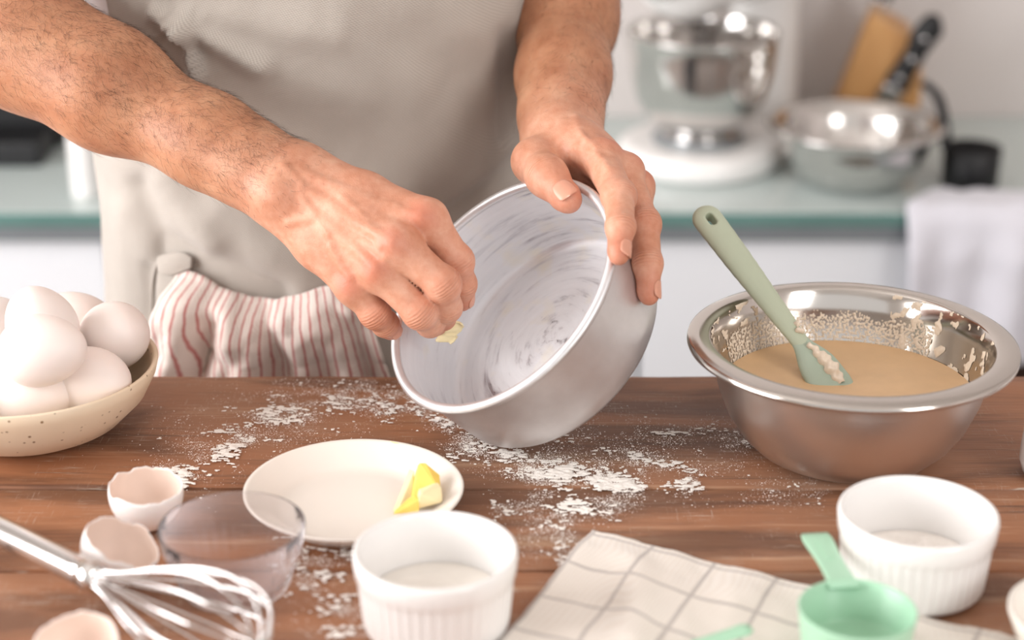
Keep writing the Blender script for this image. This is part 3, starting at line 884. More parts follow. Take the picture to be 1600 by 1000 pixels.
# ------------------------------------------------------------------ plate with butter
PL = T(553, 764, 0.017); PL.z = 0
plate = tag(mk('plate', rlathe([(0, 0), (0.036, 0), (0.038, 0.0015), (0.050, 0.0045), (0.0645, 0.0155), (0.0662, 0.0172), (0.0668, 0.0183), (0.0660, 0.0188), (0.0640, 0.0180), (0.0500, 0.0078), (0.046, 0.0062), (0.040, 0.0055), (0, 0.005)], 96), MAT['cream'], None, PL),
    'small cream plate with butter scraped to one side', 'plate')
bt = thing('butter', 'lump of yellow butter in folded pieces on the cream plate', 'butter', T(655, 790, 0.008))
def hull(name, pts, mat, parent, bev=0.0012):
    bm = bmesh.new()
    for p in pts: bm.verts.new(Vector(p) - parent.location)
    bmesh.ops.convex_hull(bm, input=bm.verts)
    bmesh.ops.delete(bm, geom=[v for v in bm.verts if not v.link_faces], context='VERTS')
    me = bpy.data.meshes.new(name); bm.to_mesh(me); bm.free()
    me.materials.append(mat)
    o = link(name, me, None, parent)
    bevel(o, bev, 3)
    return o
zb = 0.0085
hull('butter_piece', [T(652, 796, zb), T(692, 786, zb + 0.003), T(690, 778, zb + 0.003), T(650, 780, zb), T(654, 764, 0.022), T(684, 752, 0.024), T(690, 760, 0.021), T(655, 774, 0.021)], MAT['butter_pale'], bt)
hull('butter_piece', [T(609, 805, 0.0075), T(655, 801, zb), T(655, 788, zb), T(622, 797, zb), T(650, 772, 0.017), T(640, 776, 0.014), T(655, 780, 0.017)], MAT['butter'], bt)
hull('butter_piece', [T(640, 790, zb), T(668, 786, zb), T(678, 765, zb + 0.004), T(648, 762, zb), T(655, 722, 0.026), T(664, 722, 0.026), T(688, 742, 0.020), T(646, 748, 0.016), T(690, 770, 0.016)], MAT['butter'], bt)
hull('butter_piece', [T(613, 800, 0.007), T(622, 798, 0.008), T(648, 735, 0.020), T(640, 732, 0.019), T(630, 770, 0.0085), T(646, 770, 0.012)], MAT['butter_pale'], bt, 0.0008)
def on_plate(px, py):
    z = 0.0055
    for _ in range(12):
        q = T(px, py, z); r = math.hypot(q.x - PL.x, q.y - PL.y)
        z = float(np.interp(r, [0, 0.040, 0.046, 0.050, 0.064, 0.066], [0.005, 0.0055, 0.0062, 0.0078, 0.0180, 0.0188])) + 0.0004
    return T(px, py, z)
for pts in ([(548, 700), (556, 712), (568, 722)], [(556, 697), (566, 710), (580, 721)], [(566, 695), (578, 708), (590, 718)],
            [(596, 695), (618, 703), (634, 712)], [(604, 692), (628, 699), (645, 711), (646, 726), (640, 738)], [(610, 690), (634, 697), (650, 712)]):
    path = smooth_path([on_plate(*q) for q in pts], 14)
    mk('butter_streak', tube([Vector(p) - bt.location for p in path], [0.0004 + 0.0011 * math.sin(math.pi * (i + 0.5) / 14) for i in range(14)], 8, flat=(1.0, 0.5)), MAT['butter_pale'], bt)

# ------------------------------------------------------------------ fluted ramekins
RAM_R, RAM_H = 0.0445, 0.047
def ramekin(label, px, py, rz):
    loc = T(px, py, RAM_H); loc.z = 0
    prof = [(0, 0.0), (0.034, 0.0), (0.0375, 0.0008), (0.0395, 0.003), (0.0402, 0.005), (0.0408, 0.012), (0.0415, 0.020), (0.0422, 0.028), (0.0426, 0.032), (0.0432, 0.0335), (0.0438, 0.0350), (0.0442, 0.040), (0.0445, 0.0445), (0.0440, 0.0463), (0.0428, 0.047), (0.0414, 0.0463), (0.0406, 0.0445), (0.0392, 0.030), (0.0382, 0.015), (0.0368, 0.009), (0.034, 0.0065), (0, 0.006)]
    def fl(t, r, z):
        if 0.004 < z < 0.0336 and r > 0.0399:
            k = math.sin(math.pi * min(1, (z - 0.003) / 0.006) / 2) * (1 if z < 0.031 else 0.55)
            r -= 0.00085 * k * (1 - abs(math.cos(t * 22)) ** 0.8)
        return r, z
    o = mk('ramekin', rlathe(prof, 352, fl), MAT['ceramic'], None, loc, (0, 0, rz))
    return tag(o, label, 'ramekin', 'white fluted ramekins')
ramekin('white fluted ramekin of pale cream powder at the front centre', 680, 857, 0.1)
ramekin('white fluted ramekin of flour in front of the mixing bowl', 1435, 797, 0.0)
def filling(name, label, cat, px, py, h, amp, mat, seed):
    loc = T(px, py, RAM_H); loc.z = 0
    V, F = [], []
    nr, nt = 24, 72
    R0 = float(np.interp(h, [0.009, 0.015, 0.030], [0.0368, 0.0382, 0.0392])) - 0.0004
    for i in range(nr + 1):
        for j in range(nt):
            r = R0 * i / nr; t = 2 * math.pi * j / nt
            x, y = r * math.cos(t), r * math.sin(t)
            V.append((x, y, h + amp * (fr((x * 70, y * 70, seed), octv=4) * (1 - (i / nr) ** 3) + 0.9 * (1 - (i / nr) ** 2))))
    for i in range(nr):
        for j in range(nt):
            k = (j + 1) % nt
            F.append((i * nt + j, (i + 1) * nt + j, (i + 1) * nt + k, i * nt + k))
    tag(mk(name, (V, F), mat, None, loc), label, cat, kind='stuff')
filling('cream_powder', 'pale cream powder in the front centre ramekin', 'powder', 680, 857, 0.017, 0.0012, MAT['cream'], 2.0)
filling('flour_heap', 'loose white flour in the ramekin by the mixing bowl', 'flour', 1435, 797, 0.014, 0.006, MAT['flour'], 4.0)

# ------------------------------------------------------------------ clear glass cup
GL = T(362, 820, 0.041); GL.z = 0
def gfl(t, r, z):
    if z < 0.026 and r > 0.0285 and r < 0.0376: r -= 0.0006 * (0.5 + 0.5 * math.cos(t * 36)) * min(1, z / 0.006) * (1 if z < 0.022 else 0.5)
    return r, z
gp = [(0, 0.0), (0.026, 0.0), (0.0285, 0.001), (0.0305, 0.004), (0.0325, 0.010), (0.0345, 0.018), (0.0362, 0.0255), (0.0385, 0.029), (0.0400, 0.037), (0.0408, 0.0445), (0.0406, 0.0462), (0.0400, 0.0465), (0.0394, 0.0445), (0.0386, 0.036), (0.0349, 0.024), (0.0322, 0.014), (0.0288, 0.0055), (0.022, 0.0055), (0, 0.005)]
gp = [(r, z * 0.885) for r, z in gp]
tag(mk('glass_cup', rlathe(gp, 288, gfl), MAT['glass'], None, GL), 'empty clear glass cup with ribbed base beside the plate', 'glass cup')

# ------------------------------------------------------------------ balloon whisk
wa = T(146, 902, 0.030); wb = T(0, 830, 0.020)
wd = (wa - wb).normalized()
wt_ = T(420, 1022, 0.032); wax = (wt_ - wa).normalized()
wh = thing('whisk', 'steel balloon whisk with a round handle at the lower left', 'whisk', wa)
hp = [tuple(wd * s) for s in (-0.150, -0.149, -0.145, -0.10, -0.05, -0.015, -0.008, -0.006, 0.0)]
mk('handle', tube(hp, [0.004, 0.0065, 0.0078, 0.0082, 0.0080, 0.0078, 0.0078, 0.0074, 0.0070], 24), MAT['chrome'], wh)
mk('ferrule', tube([tuple(wd * s) for s in (-0.0075, -0.007, -0.002, 0.004, 0.005)], [0.0074, 0.0084, 0.0084, 0.0078, 0.006], 24), MAT['steel'], wh)
LW = 0.130
side = wax.cross(Vector((0, 0, 1))).normalized(); upv = side.cross(wax).normalized()
for i in range(7):
    a = math.pi * i / 7 + 0.2
    dr = side * math.cos(a) + upv * math.sin(a)
    sc_ = 0.93 + 0.02 * (i % 3)
    half = [(0.0, 0.0045), (0.018, 0.008), (0.048, 0.0185), (0.080, 0.0275), (0.106, 0.0285), (0.123, 0.0190), (LW, 0.0)]
    pts = [wax * x * sc_ + dr * r for x, r in half] + [wax * x * sc_ - dr * r for x, r in half[::-1][1:]]
    mk('wire', tube(smooth_path(pts, 54), 0.00095, 8), MAT['chrome'], wh)

# ------------------------------------------------------------------ mint measuring cup and spoon
MC = T(1340, 953, 0.034); MC.z = 0.0075
t = thing('measuring_cup', 'mint green measuring cup with flat handle resting on the checked cloth', 'measuring cup', MC)
mk('cup_body', rlathe([(0, 0), (0.024, 0), (0.0265, 0.0015), (0.0278, 0.005), (0.0304, 0.0262), (0.0306, 0.0272), (0.0298, 0.0278), (0.0290, 0.0268), (0.0264, 0.006), (0.024, 0.003), (0, 0.0026)], 80), MAT['mint'], t)
h0 = T(1318, 912, 0.033); h1 = T(1273, 836, 0.030)
hd = (h1 - h0); hl = hd.length; ang = math.atan2(hd.y, hd.x)
def strap(u, v):
    s = -0.004 + (hl + 0.004) * u
    w = 0.0085 * (1.0 - 0.15 * math.sin(math.pi * min(1, u * 1.2))) * (1 if u < 0.96 else 0.93)
    a = 2 * math.pi * v
    cx, cz = math.cos(a), math.sin(a)
    return s, w * math.copysign(abs(cx) ** 0.35, cx), 0.0014 * math.copysign(abs(cz) ** 0.5, cz)
V, F, UV = gridmesh(16, 25, strap)
F.append(tuple(range(24))); F.append(tuple(15 * 25 + k for k in range(24))[::-1])
mh = mk('handle', (V, F), MAT['mint'], t, h0 - MC, (0, -math.atan2(hd.z, math.hypot(hd.x, hd.y)), ang))
mk('handle_rib', box(hl * 0.45, hl * 0.85, -0.0022, 0.0022, 0.0012, 0.0018), MAT['mint'], mh, smooth=False)
s0 = T(1172, 981, 0.016); s1 = T(1085, 1010, 0.012); s2_ = T(1020, 1045, 0.014)
t = thing('measuring_spoon', 'small mint green spoon lying on the checked cloth at the bottom edge', 'spoon', s1)
mk('handle', tube([Vector(p) - s1 for p in smooth_path([s0, (s0 + s1) / 2, s1], 12)], [0.0038, 0.0052, 0.0054] + [0.005] * 9, 14, flat=(1.0, 0.35)), MAT['mint'], t)
mk('spoon_bowl', rlathe([(0, -0.0078), (0.007, -0.0062), (0.0115, -0.001), (0.0125, 0.004), (0.0119, 0.004), (0.0108, -0.0005), (0.0065, -0.0052), (0, -0.0066)], 40), MAT['mint'], t, s2_ - s1 + Vector((0.006, 0.004, 0.0)))

# ------------------------------------------------------------------ checked linen cloth
CA = T(926, 826, 0.004); CR = T(1268, 914, 0.004); CLf = T(778, 1004, 0.004)
e1 = (CR - CA).normalized(); e2 = (CLf - CA).normalized()
def m_check():
    a = m_fabric('checked_linen', '#e6dbd0', '#efe8e0', 0.0013, 0.3)
    uvn = a.node('ShaderNodeSeparateXYZ', {'Vector': a.tc('UV')})
    col = a.b.inputs['Base Color'].links[0].from_socket
    masks = []
    for ax, off in (('X', 0.46), ('Y', 0.36)):
        f = a.math('FRACT', a.math('ADD', a.math('MULTIPLY', uvn.outputs[ax], 1 / 0.0385), off))
        d = a.math('ABSOLUTE', a.math('SUBTRACT', f, 0.5))
        masks.append(a.ramp(d, [(0.020, 0.5), (0.042, 0.0)]))
    a.set('Base Color', a.mix(a.math('MAXIMUM', masks[0], masks[1]), col, '#7d7274'))
    return a.m
NU, NV = 110, 80
V, F, UV = [], [], []
for i in range(NU):
    for j in range(NV):
        u = 0.27 * i / (NU - 1); v = 0.15 * j / (NV - 1)
        q = CA + e1 * u + e2 * v
        z = 0.0034 + 0.0022 * (1 + math.sin(u * 60 + v * 42 + 0.6)) * smoothstep(0, 0.03, v) * 0.55 + 0.0016 * fr((u * 22, v * 22, 3))
        z += 0.0055 * math.exp(-((u - 0.03 - v * 0.35) / 0.013) ** 2) * smoothstep(0.0, 0.03, v)
        z -= 0.0016 * math.exp(-((u - 0.075 - v * 0.3) / 0.012) ** 2)
        z = max(z, 0.0022)
        if math.hypot(q.x - MC.x, q.y - MC.y) < 0.034: z = min(z, 0.0066)
        e = 0.0012 * fr((u * 40, v * 40, 8))
        V.append((q.x + e, q.y + e, z)); UV.append((u, v))
for i in range(NU - 1):
    for j in range(NV - 1):
        F.append((i * NV + j, i * NV + j + 1, (i + 1) * NV + j + 1, (i + 1) * NV + j))
o = mk('linen_cloth', (V, F), m_check(), None, uv=UV)
md = o.modifiers.new('thick', 'SOLIDIFY'); md.thickness = 0.002; md.offset = -1
tag(o, 'cream linen cloth with grey check lines at the front', 'cloth')

# ------------------------------------------------------------------ things cut by the right picture edge
JG = T(1662, 742, 0)
t = thing('white_jug', 'white rounded jug at the right picture edge beside the mixing bowl', 'jug', JG)
mk('body', rlathe([(0, 0), (0.022, 0), (0.0265, 0.003), (0.0285, 0.010), (0.0282, 0.022), (0.0262, 0.045), (0.0240, 0.066), (0.0246, 0.075), (0.0252, 0.078), (0.0240, 0.0782), (0.0225, 0.066), (0.0245, 0.045), (0.0265, 0.022), (0.025, 0.006), (0, 0.004)], 64), MAT['ceramic'], t)
mk('handle', tube(smooth_path([(0.024, 0, 0.066), (0.040, 0, 0.064), (0.045, 0, 0.045), (0.038, 0, 0.028), (0.027, 0, 0.024)], 20), 0.0036, 10), MAT['ceramic'], t)
SB = T(1706, 958, 0.028); SB.z = 0
tag(mk('small_bowl', rlathe([(0, 0), (0.026, 0), (0.029, 0.002), (0.038, 0.014), (0.0425, 0.026), (0.0425, 0.0285), (0.0410, 0.0290), (0.0395, 0.026), (0.035, 0.0145), (0.026, 0.005), (0, 0.004)], 72), MAT['cream'], None, SB),
    'cream bowl cut by the picture edge at the lower right', 'bowl')

# ------------------------------------------------------------------ flour scattered on the planks
def seg_d(px, py, a, b):
    ax, ay = a; bx, by = b
    vx, vy = bx - ax, by - ay
    t = np.clip(((px - ax) * vx + (py - ay) * vy) / (vx * vx + vy * vy + 1e-9), 0, 1)
    return np.hypot(px - ax - t * vx, (py - ay - t * vy) * 1.5)
def flour_density(px, py):
    d = 0 * px
    for a, b, w, k in (((290, 742), (420, 655), 46, 0.75), ((420, 655), (540, 622), 40, 0.9), ((540, 622), (690, 628), 40, 0.8), ((680, 640), (760, 690), 48, 0.8),
                       ((740, 690), (880, 738), 44, 1.0), ((830, 735), (980, 752), 34, 1.25), ((960, 720), (1060, 745), 46, 0.75), ((800, 790), (960, 788), 34, 0.75),
                       ((860, 800), (880, 860), 50, 0.75), ((480, 880), (540, 990), 60, 0.75), ((470, 870), (550, 872), 26, 0.8), ((1000, 680), (1180, 690), 50, 0.35), ((1150, 760), (1260, 765), 40, 0.35), ((330, 700), (560, 600), 90, 0.32), ((900, 690), (1100, 720), 90, 0.25)):
        d = np.maximum(d, k * np.exp(-(seg_d(px, py, a, b) / w) ** 2))
    return d
fx0, fx1, fy0, fy1 = -0.30, 0.24, 0.83, 1.175
# loose grains
ngx, ngy = 300, 200
NG = np.array([[fr((x * 55, y * 55, 1.5), octv=4) for y in np.linspace(fy0, fy1, ngy)] for x in np.linspace(fx0, fx1, ngx)])
N = 1100000
X = rng.uniform(fx0, fx1, N); Y = rng.uniform(fy0, fy1, N)
px, py, _d = proj(np.stack([X, Y, 0 * X], 1))
dens = flour_density(px, py)
nz = NG[((X - fx0) / (fx1 - fx0) * (ngx - 1)).astype(int), ((Y - fy0) / (fy1 - fy0) * (ngy - 1)).astype(int)]
keep = rng.uniform(0, 1, N) < dens ** 1.5 * np.clip(0.30 + nz * 1.1, 0.02, 1.0) * 0.8
keep &= (np.abs(Y - S1) > 0.0018) & (np.abs(Y - S2) > 0.0018)
X, Y = X[keep], Y[keep]
S = 0.00019 + 0.00045 * rng.random(len(X)) ** 7
ang = rng.uniform(0, 6.28, len(X))
V = np.zeros((len(X), 4, 3))
for k in range(3):
    V[:, k, 0] = X + S * np.cos(ang + k * 2.094); V[:, k, 1] = Y + S * np.sin(ang + k * 2.094)
V[:, 3, 0] = X; V[:, 3, 1] = Y; V[:, 3, 2] = S * 0.8
base = np.arange(len(V))[:, None, None] * 4
F = (base + np.array([[0, 1, 3], [1, 2, 3], [2, 0, 3]])[None]).reshape(-1, 3)
o = mk('flour_dust', (V.reshape(-1, 3), F), MAT['flour'], None, smooth=False)
tag(o, 'fine white flour grains dusted over the planks', 'flour', kind='stuff')
# caked patches
nx, ny = 680, 430
gx = np.linspace(fx0, fx1, nx); gy = np.linspace(fy0, fy1, ny)
GX, GY = np.meshgrid(gx, gy, indexing='ij')
px, py, _d = proj(np.stack([GX, GY, 0 * GX], -1))
dens = flour_density(px, py)
H = np.zeros_like(GX)
sel = np.argwhere(dens > 0.12)
for i, j in sel:
    x, y = gx[i], gy[j]
    H[i, j] = dens[i, j] * 0.60 + 0.62 * fr((x * 40, y * 62, 4.0), octv=5) + 0.62 * fr((x * 210, y * 420, 2.0), octv=4) - 0.74
vid = -np.ones_like(GX, int)
q = (np.maximum(np.maximum(H[:-1, :-1], H[1:, :-1]), np.maximum(H[:-1, 1:], H[1:, 1:])) > 0) & (dens[:-1, :-1] > 0.12)
ij = np.argwhere(q)
corn = np.stack([ij, ij + [1, 0], ij + [1, 1], ij + [0, 1]], 1)
flat = corn.reshape(-1, 2); key = flat[:, 0] * ny + flat[:, 1]
uq, inv = np.unique(key, return_inverse=True)
vi, vj = uq // ny, uq % ny
Z = np.clip(H[vi, vj], -0.15, 0.5) * 0.0016
jit = rng.normal(0, 0.00018, (len(uq), 2))
V = np.stack([gx[vi] + jit[:, 0], gy[vj] + jit[:, 1], Z], 1)
o = mk('caked_flour', (V, inv.reshape(-1, 4)), MAT['flour'], None)
tag(o, 'thicker white flour patches smeared on the planks below the pan', 'flour', kind='stuff')

# ------------------------------------------------------------------ the person
def J(px, py, d): return np.array(P(px, py, d), np.float32)
def free_of_pan(q, r):
    """move a joint out of the pan's sheet so that the flesh rests on the metal"""
    q = np.array(q, np.float32)
    for _ in range(8):
        d = float(f_pan(q[None])[0])
        if d >= r * 0.93: break
        q = q + grad(f_pan, q[None])[0] * (r * 0.95 - d)
    return q

# right arm (left in the picture): elbow -> wrist -> knuckles -> fingertips
RA = [(J(-66, 4, 1.245), 0.043), (J(40, 72, 1.235), 0.0405), (J(180, 147, 1.215), 0.0365), (J(330, 222, 1.192), 0.0290), (J(400, 262, 1.180), 0.0252), (J(446, 288, 1.172), 0.0238)]
R_SH = np.array((-0.345, 1.350, 0.475), np.float32)
RM = {'i': (668, 342, 1.150), 'm': (622, 384, 1.137), 'r': (594, 424, 1.143), 'p': (553, 449, 1.156)}
RF = {  # PIP, DIP, tip
    'i': [(714, 408, 1.158), (722, 444, 1.173), (722, 466, 1.184)],
    'm': [(692, 444, 1.140), (698, 480, 1.160), (693, 498, 1.178)],
    'r': [(656, 488, 1.146), (672, 504, 1.166), (682, 506, 1.184)],
    'p': [(586, 490, 1.160), (602, 506, 1.172), (610, 514, 1.180)]}
RR = {'i': [0.0122, 0.0100, 0.0088, 0.0078], 'm': [0.0125, 0.0106, 0.0092, 0.0080], 'r': [0.0118, 0.0100, 0.0088, 0.0076], 'p': [0.0108, 0.0090, 0.0080, 0.0070]}
RTH = [(560, 360, 1.185), (610, 420, 1.200), (650, 465, 1.207), (676, 490, 1.203)]
RTHR = [0.016, 0.0125, 0.0105, 0.0085]
# left arm (right in the picture)
LA = [(J(905, -140, 1.425), 0.044), (J(893, -60, 1.385), 0.0405), (J(884, 30, 1.345), 0.0360), (J(880, 120, 1.295), 0.0310), (J(876, 180, 1.262), 0.0262), (J(874, 214, 1.245), 0.0248)]
L_SH = np.array((0.028, 1.380, 0.475), np.float32)
LM = {'i': (938, 250, 1.180), 'm': (975, 272, 1.186), 'r': (992, 296, 1.208), 'p': (990, 318, 1.232)}
LF = {
    'i': [(962, 310, 1.140), (964, 362, 1.116), (962, 398, 1.106)],
    'm': [(1006, 350, 1.152), (1012, 412, 1.134), (1010, 456, 1.130)],
    'r': [(1000, 350, 1.188), (1000, 400, 1.180), (988, 432, 1.178)],
    'p': [(1002, 352, 1.222), (1004, 388, 1.216), (996, 410, 1.212)]}
LR = {'i': [0.0118, 0.0102, 0.0086, 0.0070], 'm': [0.0116, 0.0100, 0.0088, 0.0072], 'r': [0.0115, 0.0098, 0.0088, 0.0076], 'p': [0.0105, 0.0088, 0.0078, 0.0068]}
LTH = [(862, 238, 1.232), (836, 252, 1.203), (856, 276, 1.172), (884, 308, 1.158)]
LTHR = [0.0165, 0.0140, 0.0122, 0.0098]

def build_hand(wrist, mcps, fing, frad, thumb, thrad, pan_push):
    w = wrist
    mc = {k: J(*v) for k, v in mcps.items()}
    fg = {k: [mc[k]] + [J(*q) for q in fing[k]] for k in fing}
    th = [J(*q) for q in thumb]
    if pan_push:
        for k in fg:
            fg[k] = [fg[k][0]] + [free_of_pan(q, r) for q, r in zip(fg[k][1:], frad[k][1:])]
        th = th[:2] + [free_of_pan(q, r) for q, r in zip(th[2:], thrad[2:])]
    ax = (mc['m'] + mc['r']) / 2 - w; ax /= np.linalg.norm(ax)
    sd = mc['i'] - mc['p']; sd = sd - ax * (sd @ ax); sd /= np.linalg.norm(sd)
    return dict(w=w, mc=mc, fg=fg, fr=frad, th=th, tr=thrad, ax=ax, sd=sd)
RH = build_hand(RA[-1][0], RM, RF, RR, RTH, RTHR, True)
LH = build_hand(LA[-1][0], LM, LF, LR, LTH, LTHR, True)
def dorsal(H, towards):
    n = np.cross(H['ax'], H['sd']); n /= np.linalg.norm(n)
    return n if n @ towards > 0 else -n
to_cam = np.array((0, -CP, SP), np.float32)
RH['dn'] = dorsal(RH, to_cam)
LH['dn'] = dorsal(LH, np.array((0.5, -0.1, 0.85), np.float32))

def f_hand(p, H, extra=None):
    w, mc, ax, sd, dn = H['w'], H['mc'], H['ax'], H['sd'], H['dn']
    palm = None
    off = {'i': 0.012, 'm': 0.005, 'r': -0.003, 'p': -0.011}
    for k in 'imrp':
        b = w + sd * off[k] + ax * 0.006
        mid = (b + mc[k]) / 2 - dn * 0.001
        e = smin(cap(p, b, mid, 0.0185, 0.0150), cap(p, mid, mc[k], 0.0150, H['fr'][k][0]), 0.008)
        palm = e if palm is None else smin(palm, e, 0.014)
    # palm flesh
    cen = (mc['i'] + mc['p']) / 2
    palm = smin(palm, cap(p, w + ax * 0.02 - dn * 0.006, cen * 0.75 + w * 0.25 - dn * 0.010, 0.016, 0.018), 0.016)
    th = H['th']
    tc = chain(p, [w + sd * 0.012 + ax * 0.008 - dn * 0.004] + th, [0.017] + H['tr'], 0.010)
    tip = th[-1]; td = (th[-1] - th[-2]); td /= np.linalg.norm(td)
    tc = smin(tc, cap(p, tip, tip + td * 0.004, H['tr'][-1], H['tr'][-1] * 0.82), 0.003)
    d = smin(palm, tc, 0.010)
    out = d
    for k in 'imrp':
        q, r = H['fg'][k], H['fr'][k]
        f = chain(p, q, r, 0.0045)
        # knuckle swellings and a rounded pad at the tip
        for a, rr, kk in ((1, r[1] * 1.06, 0.004), (2, r[2] * 1.04, 0.003)):
            f = smin(f, ball(p, q[a], rr), kk)
        td = q[3] - q[2]; td = td / np.linalg.norm(td)
        f = smin(f, cap(p, q[3], q[3] + td * 0.003, r[3], r[3] * 0.85), 0.002)
        out = np.minimum(out, smin(d, f, 0.0075))
    # knuckle heads on the back of the hand
    for k in 'imrp':
        out = smin(out, ball(p, mc[k] + dn * (H['fr'][k][0] - 0.0068), 0.0088), 0.006)
    return out
def f_rarm0(p):
    d = chain(p, [R_SH] + [q for q, _ in RA], [0.056] + [r for _, r in RA], 0.02)
    d = smin(d, ball(p, J(434, 300, 1.153), 0.0115), 0.012)              # end of the ulna at the wrist
    d = smin(d, cap(p, J(150, 118, 1.205), J(40, 60, 1.215), 0.030, 0.034), 0.03)
    d = smin(d, f_hand(p, RH), 0.012)
    return d
def f_larm0(p):
    d = chain(p, [L_SH] + [q for q, _ in LA], [0.056] + [r for _, r in LA], 0.02)
    d = smin(d, f_hand(p, LH), 0.012)
    return d
# veins and tendons lie just under the skin of the back of the right hand and the wrist
def veins(f, paths, r, sink):
    segs = []
    for path in paths:
        pts = [trace(f, *q) for q in path]
        pts = [np.array(q, np.float32) for q in pts if q is not None]
        if len(pts) < 2: continue
        sm = smooth_path(pts, 3 * len(pts))
        g = grad(f, sm.astype(np.float32))
        sm = sm.astype(np.float32) - g * sink
        segs.append(sm)
    return [(s, r) for s in segs]
RV = veins(f_rarm0, [[(508, 279), (535, 304), (560, 332), (583, 360), (594, 384)], [(452, 348), (499, 341), (535, 371), (572, 380), (600, 404)],
                     [(518, 385), (531, 412), (547, 434)], [(442, 258), (470, 284), (474, 310), (497, 341), (512, 364)], [(560, 330), (600, 318), (640, 332)]], 0.0014, 0.0008)
RV += veins(f_rarm0, [[(470, 268), (540, 298), (600, 322), (655, 338)], [(480, 300), (540, 335), (610, 378)], [(478, 320), (530, 368), (585, 415)]], 0.0030, 0.0026)
LV = veins(f_larm0, [[(900, 232), (930, 240), (950, 262)], [(900, 180), (905, 205), (930, 232)]], 0.0016, 0.0009)
def with_veins(f, vs):
    A = [(s[i], s[i + 1], r) for s, r in vs for i in range(len(s) - 1)]
    if not A: return f
    allp = np.concatenate([s for s, _ in vs]); lo = allp.min(0) - 0.012; hi = allp.max(0) + 0.012
    def g(p):
        d = f(p)
        m = ((p > lo) & (p < hi)).all(1) & (np.abs(d) < 0.01)
        if m.any():
            q = p[m]; e = np.full(len(q), 1.0, np.float32)
            for a, b, r in A: e = np.minimum(e, cap(q, a, b, r, r))
            d = d.copy(); d[m] = smin(d[m], e, 0.0042)
        return d
    return g
f_rarm = with_veins(f_rarm0, RV)
f_larm = with_veins(f_larm0, LV)

# trunk, neck, head and legs
TCX, TCY = -0.159, 1.385
TZ = [-0.30, -0.15, 0.0, 0.10, 0.20, 0.32, 0.42, 0.49, 0.53]
TA = [0.150, 0.160, 0.157, 0.154, 0.154, 0.165, 0.160, 0.105, 0.06]
TB = [0.105, 0.110, 0.118, 0.122, 0.116, 0.110, 0.095, 0.070, 0.055]
TY = [1.385, 1.385, 1.385, 1.380, 1.362, 1.340, 1.335, 1.340, 1.345]
def f_trunk(p, grow=0.0):
    z = np.clip(p[:, 2], TZ[0], TZ[-1])
    a = np.interp(z, TZ, TA) + grow; b = np.interp(z, TZ, TB) + grow
    x = p[:, 0] - TCX; y = p[:, 1] - np.interp(z, TZ, TY)
    k = np.sqrt((x / a) ** 2 + (y / b) ** 2)
    d = (k - 1) * np.minimum(a, b)
    dz = np.maximum(TZ[0] - p[:, 2], p[:, 2] - TZ[-1])
    return np.maximum(d, dz)
HC = np.array((TCX + 0.005, TCY - 0.125, 0.715), np.float32)
def f_head(p):
    d = ellipsoid(p, HC + [0, 0.012, 0.022], (0.076, 0.094, 0.094))
    d = smin(d, ellipsoid(p, HC + [0, -0.022, -0.045], (0.058, 0.062, 0.068)), 0.04)
    d = smin(d, cap(p, HC + [0, -0.090, 0.005], HC + [0, -0.108, -0.026], 0.008, 0.0125), 0.014)      # nose
    d = smin(d, cap(p, HC + [-0.022, -0.079, -0.058], HC + [0.022, -0.079, -0.058], 0.006, 0.006), 0.01)  # lips
    d = smin(d, cap(p, HC + [-0.042, -0.078, 0.024], HC + [0.042, -0.078, 0.024], 0.009, 0.009), 0.02)  # brow
    for s in (-1, 1):
        d = -smin(-d, ball(p, HC + [s * 0.031, -0.098, 0.004], 0.013), 0.01)                             # eye socket
        d = smin(d, ball(p, HC + [s * 0.031, -0.076, 0.003], 0.0135), 0.003)
        d = smin(d, ellipsoid(p, HC + [s * 0.078, 0.010, -0.005], (0.008, 0.018, 0.031)), 0.008)         # ear
    return smin(d, cap(p, (TCX, TCY - 0.035, 0.47), HC + [0, 0.02, -0.05], 0.060, 0.054), 0.03)
def f_legs(p, g=0.0):
    d = None
    for s in (-1, 1):
        e = chain(p, [(TCX + s * 0.080, TCY, -0.20), (TCX + s * 0.088, TCY - 0.005, -0.53), (TCX + s * 0.092, TCY + 0.01, -0.90)], [0.082 + g, 0.058 + g, 0.040 + g], 0.03)
        e = smin(e, cap(p, (TCX + s * 0.092, TCY + 0.01, -0.935), (TCX + s * 0.105, TCY - 0.14, -0.945), 0.040 + g, 0.032 + g), 0.03)
        d = e if d is None else np.minimum(d, e)
    return d
def f_shoulder(p, g=0.0):
    d = cap(p, R_SH, (TCX - 0.06, TCY - 0.04, 0.475), 0.058 + g, 0.06 + g)
    return smin(d, cap(p, L_SH, (TCX + 0.06, TCY - 0.04, 0.475), 0.058 + g, 0.06 + g), 0.02)
def f_body(p):
    d = smin(f_trunk(p), f_shoulder(p), 0.05)
    d = smin(d, f_head(p), 0.03)
    return smin(d, f_legs(p), 0.05)

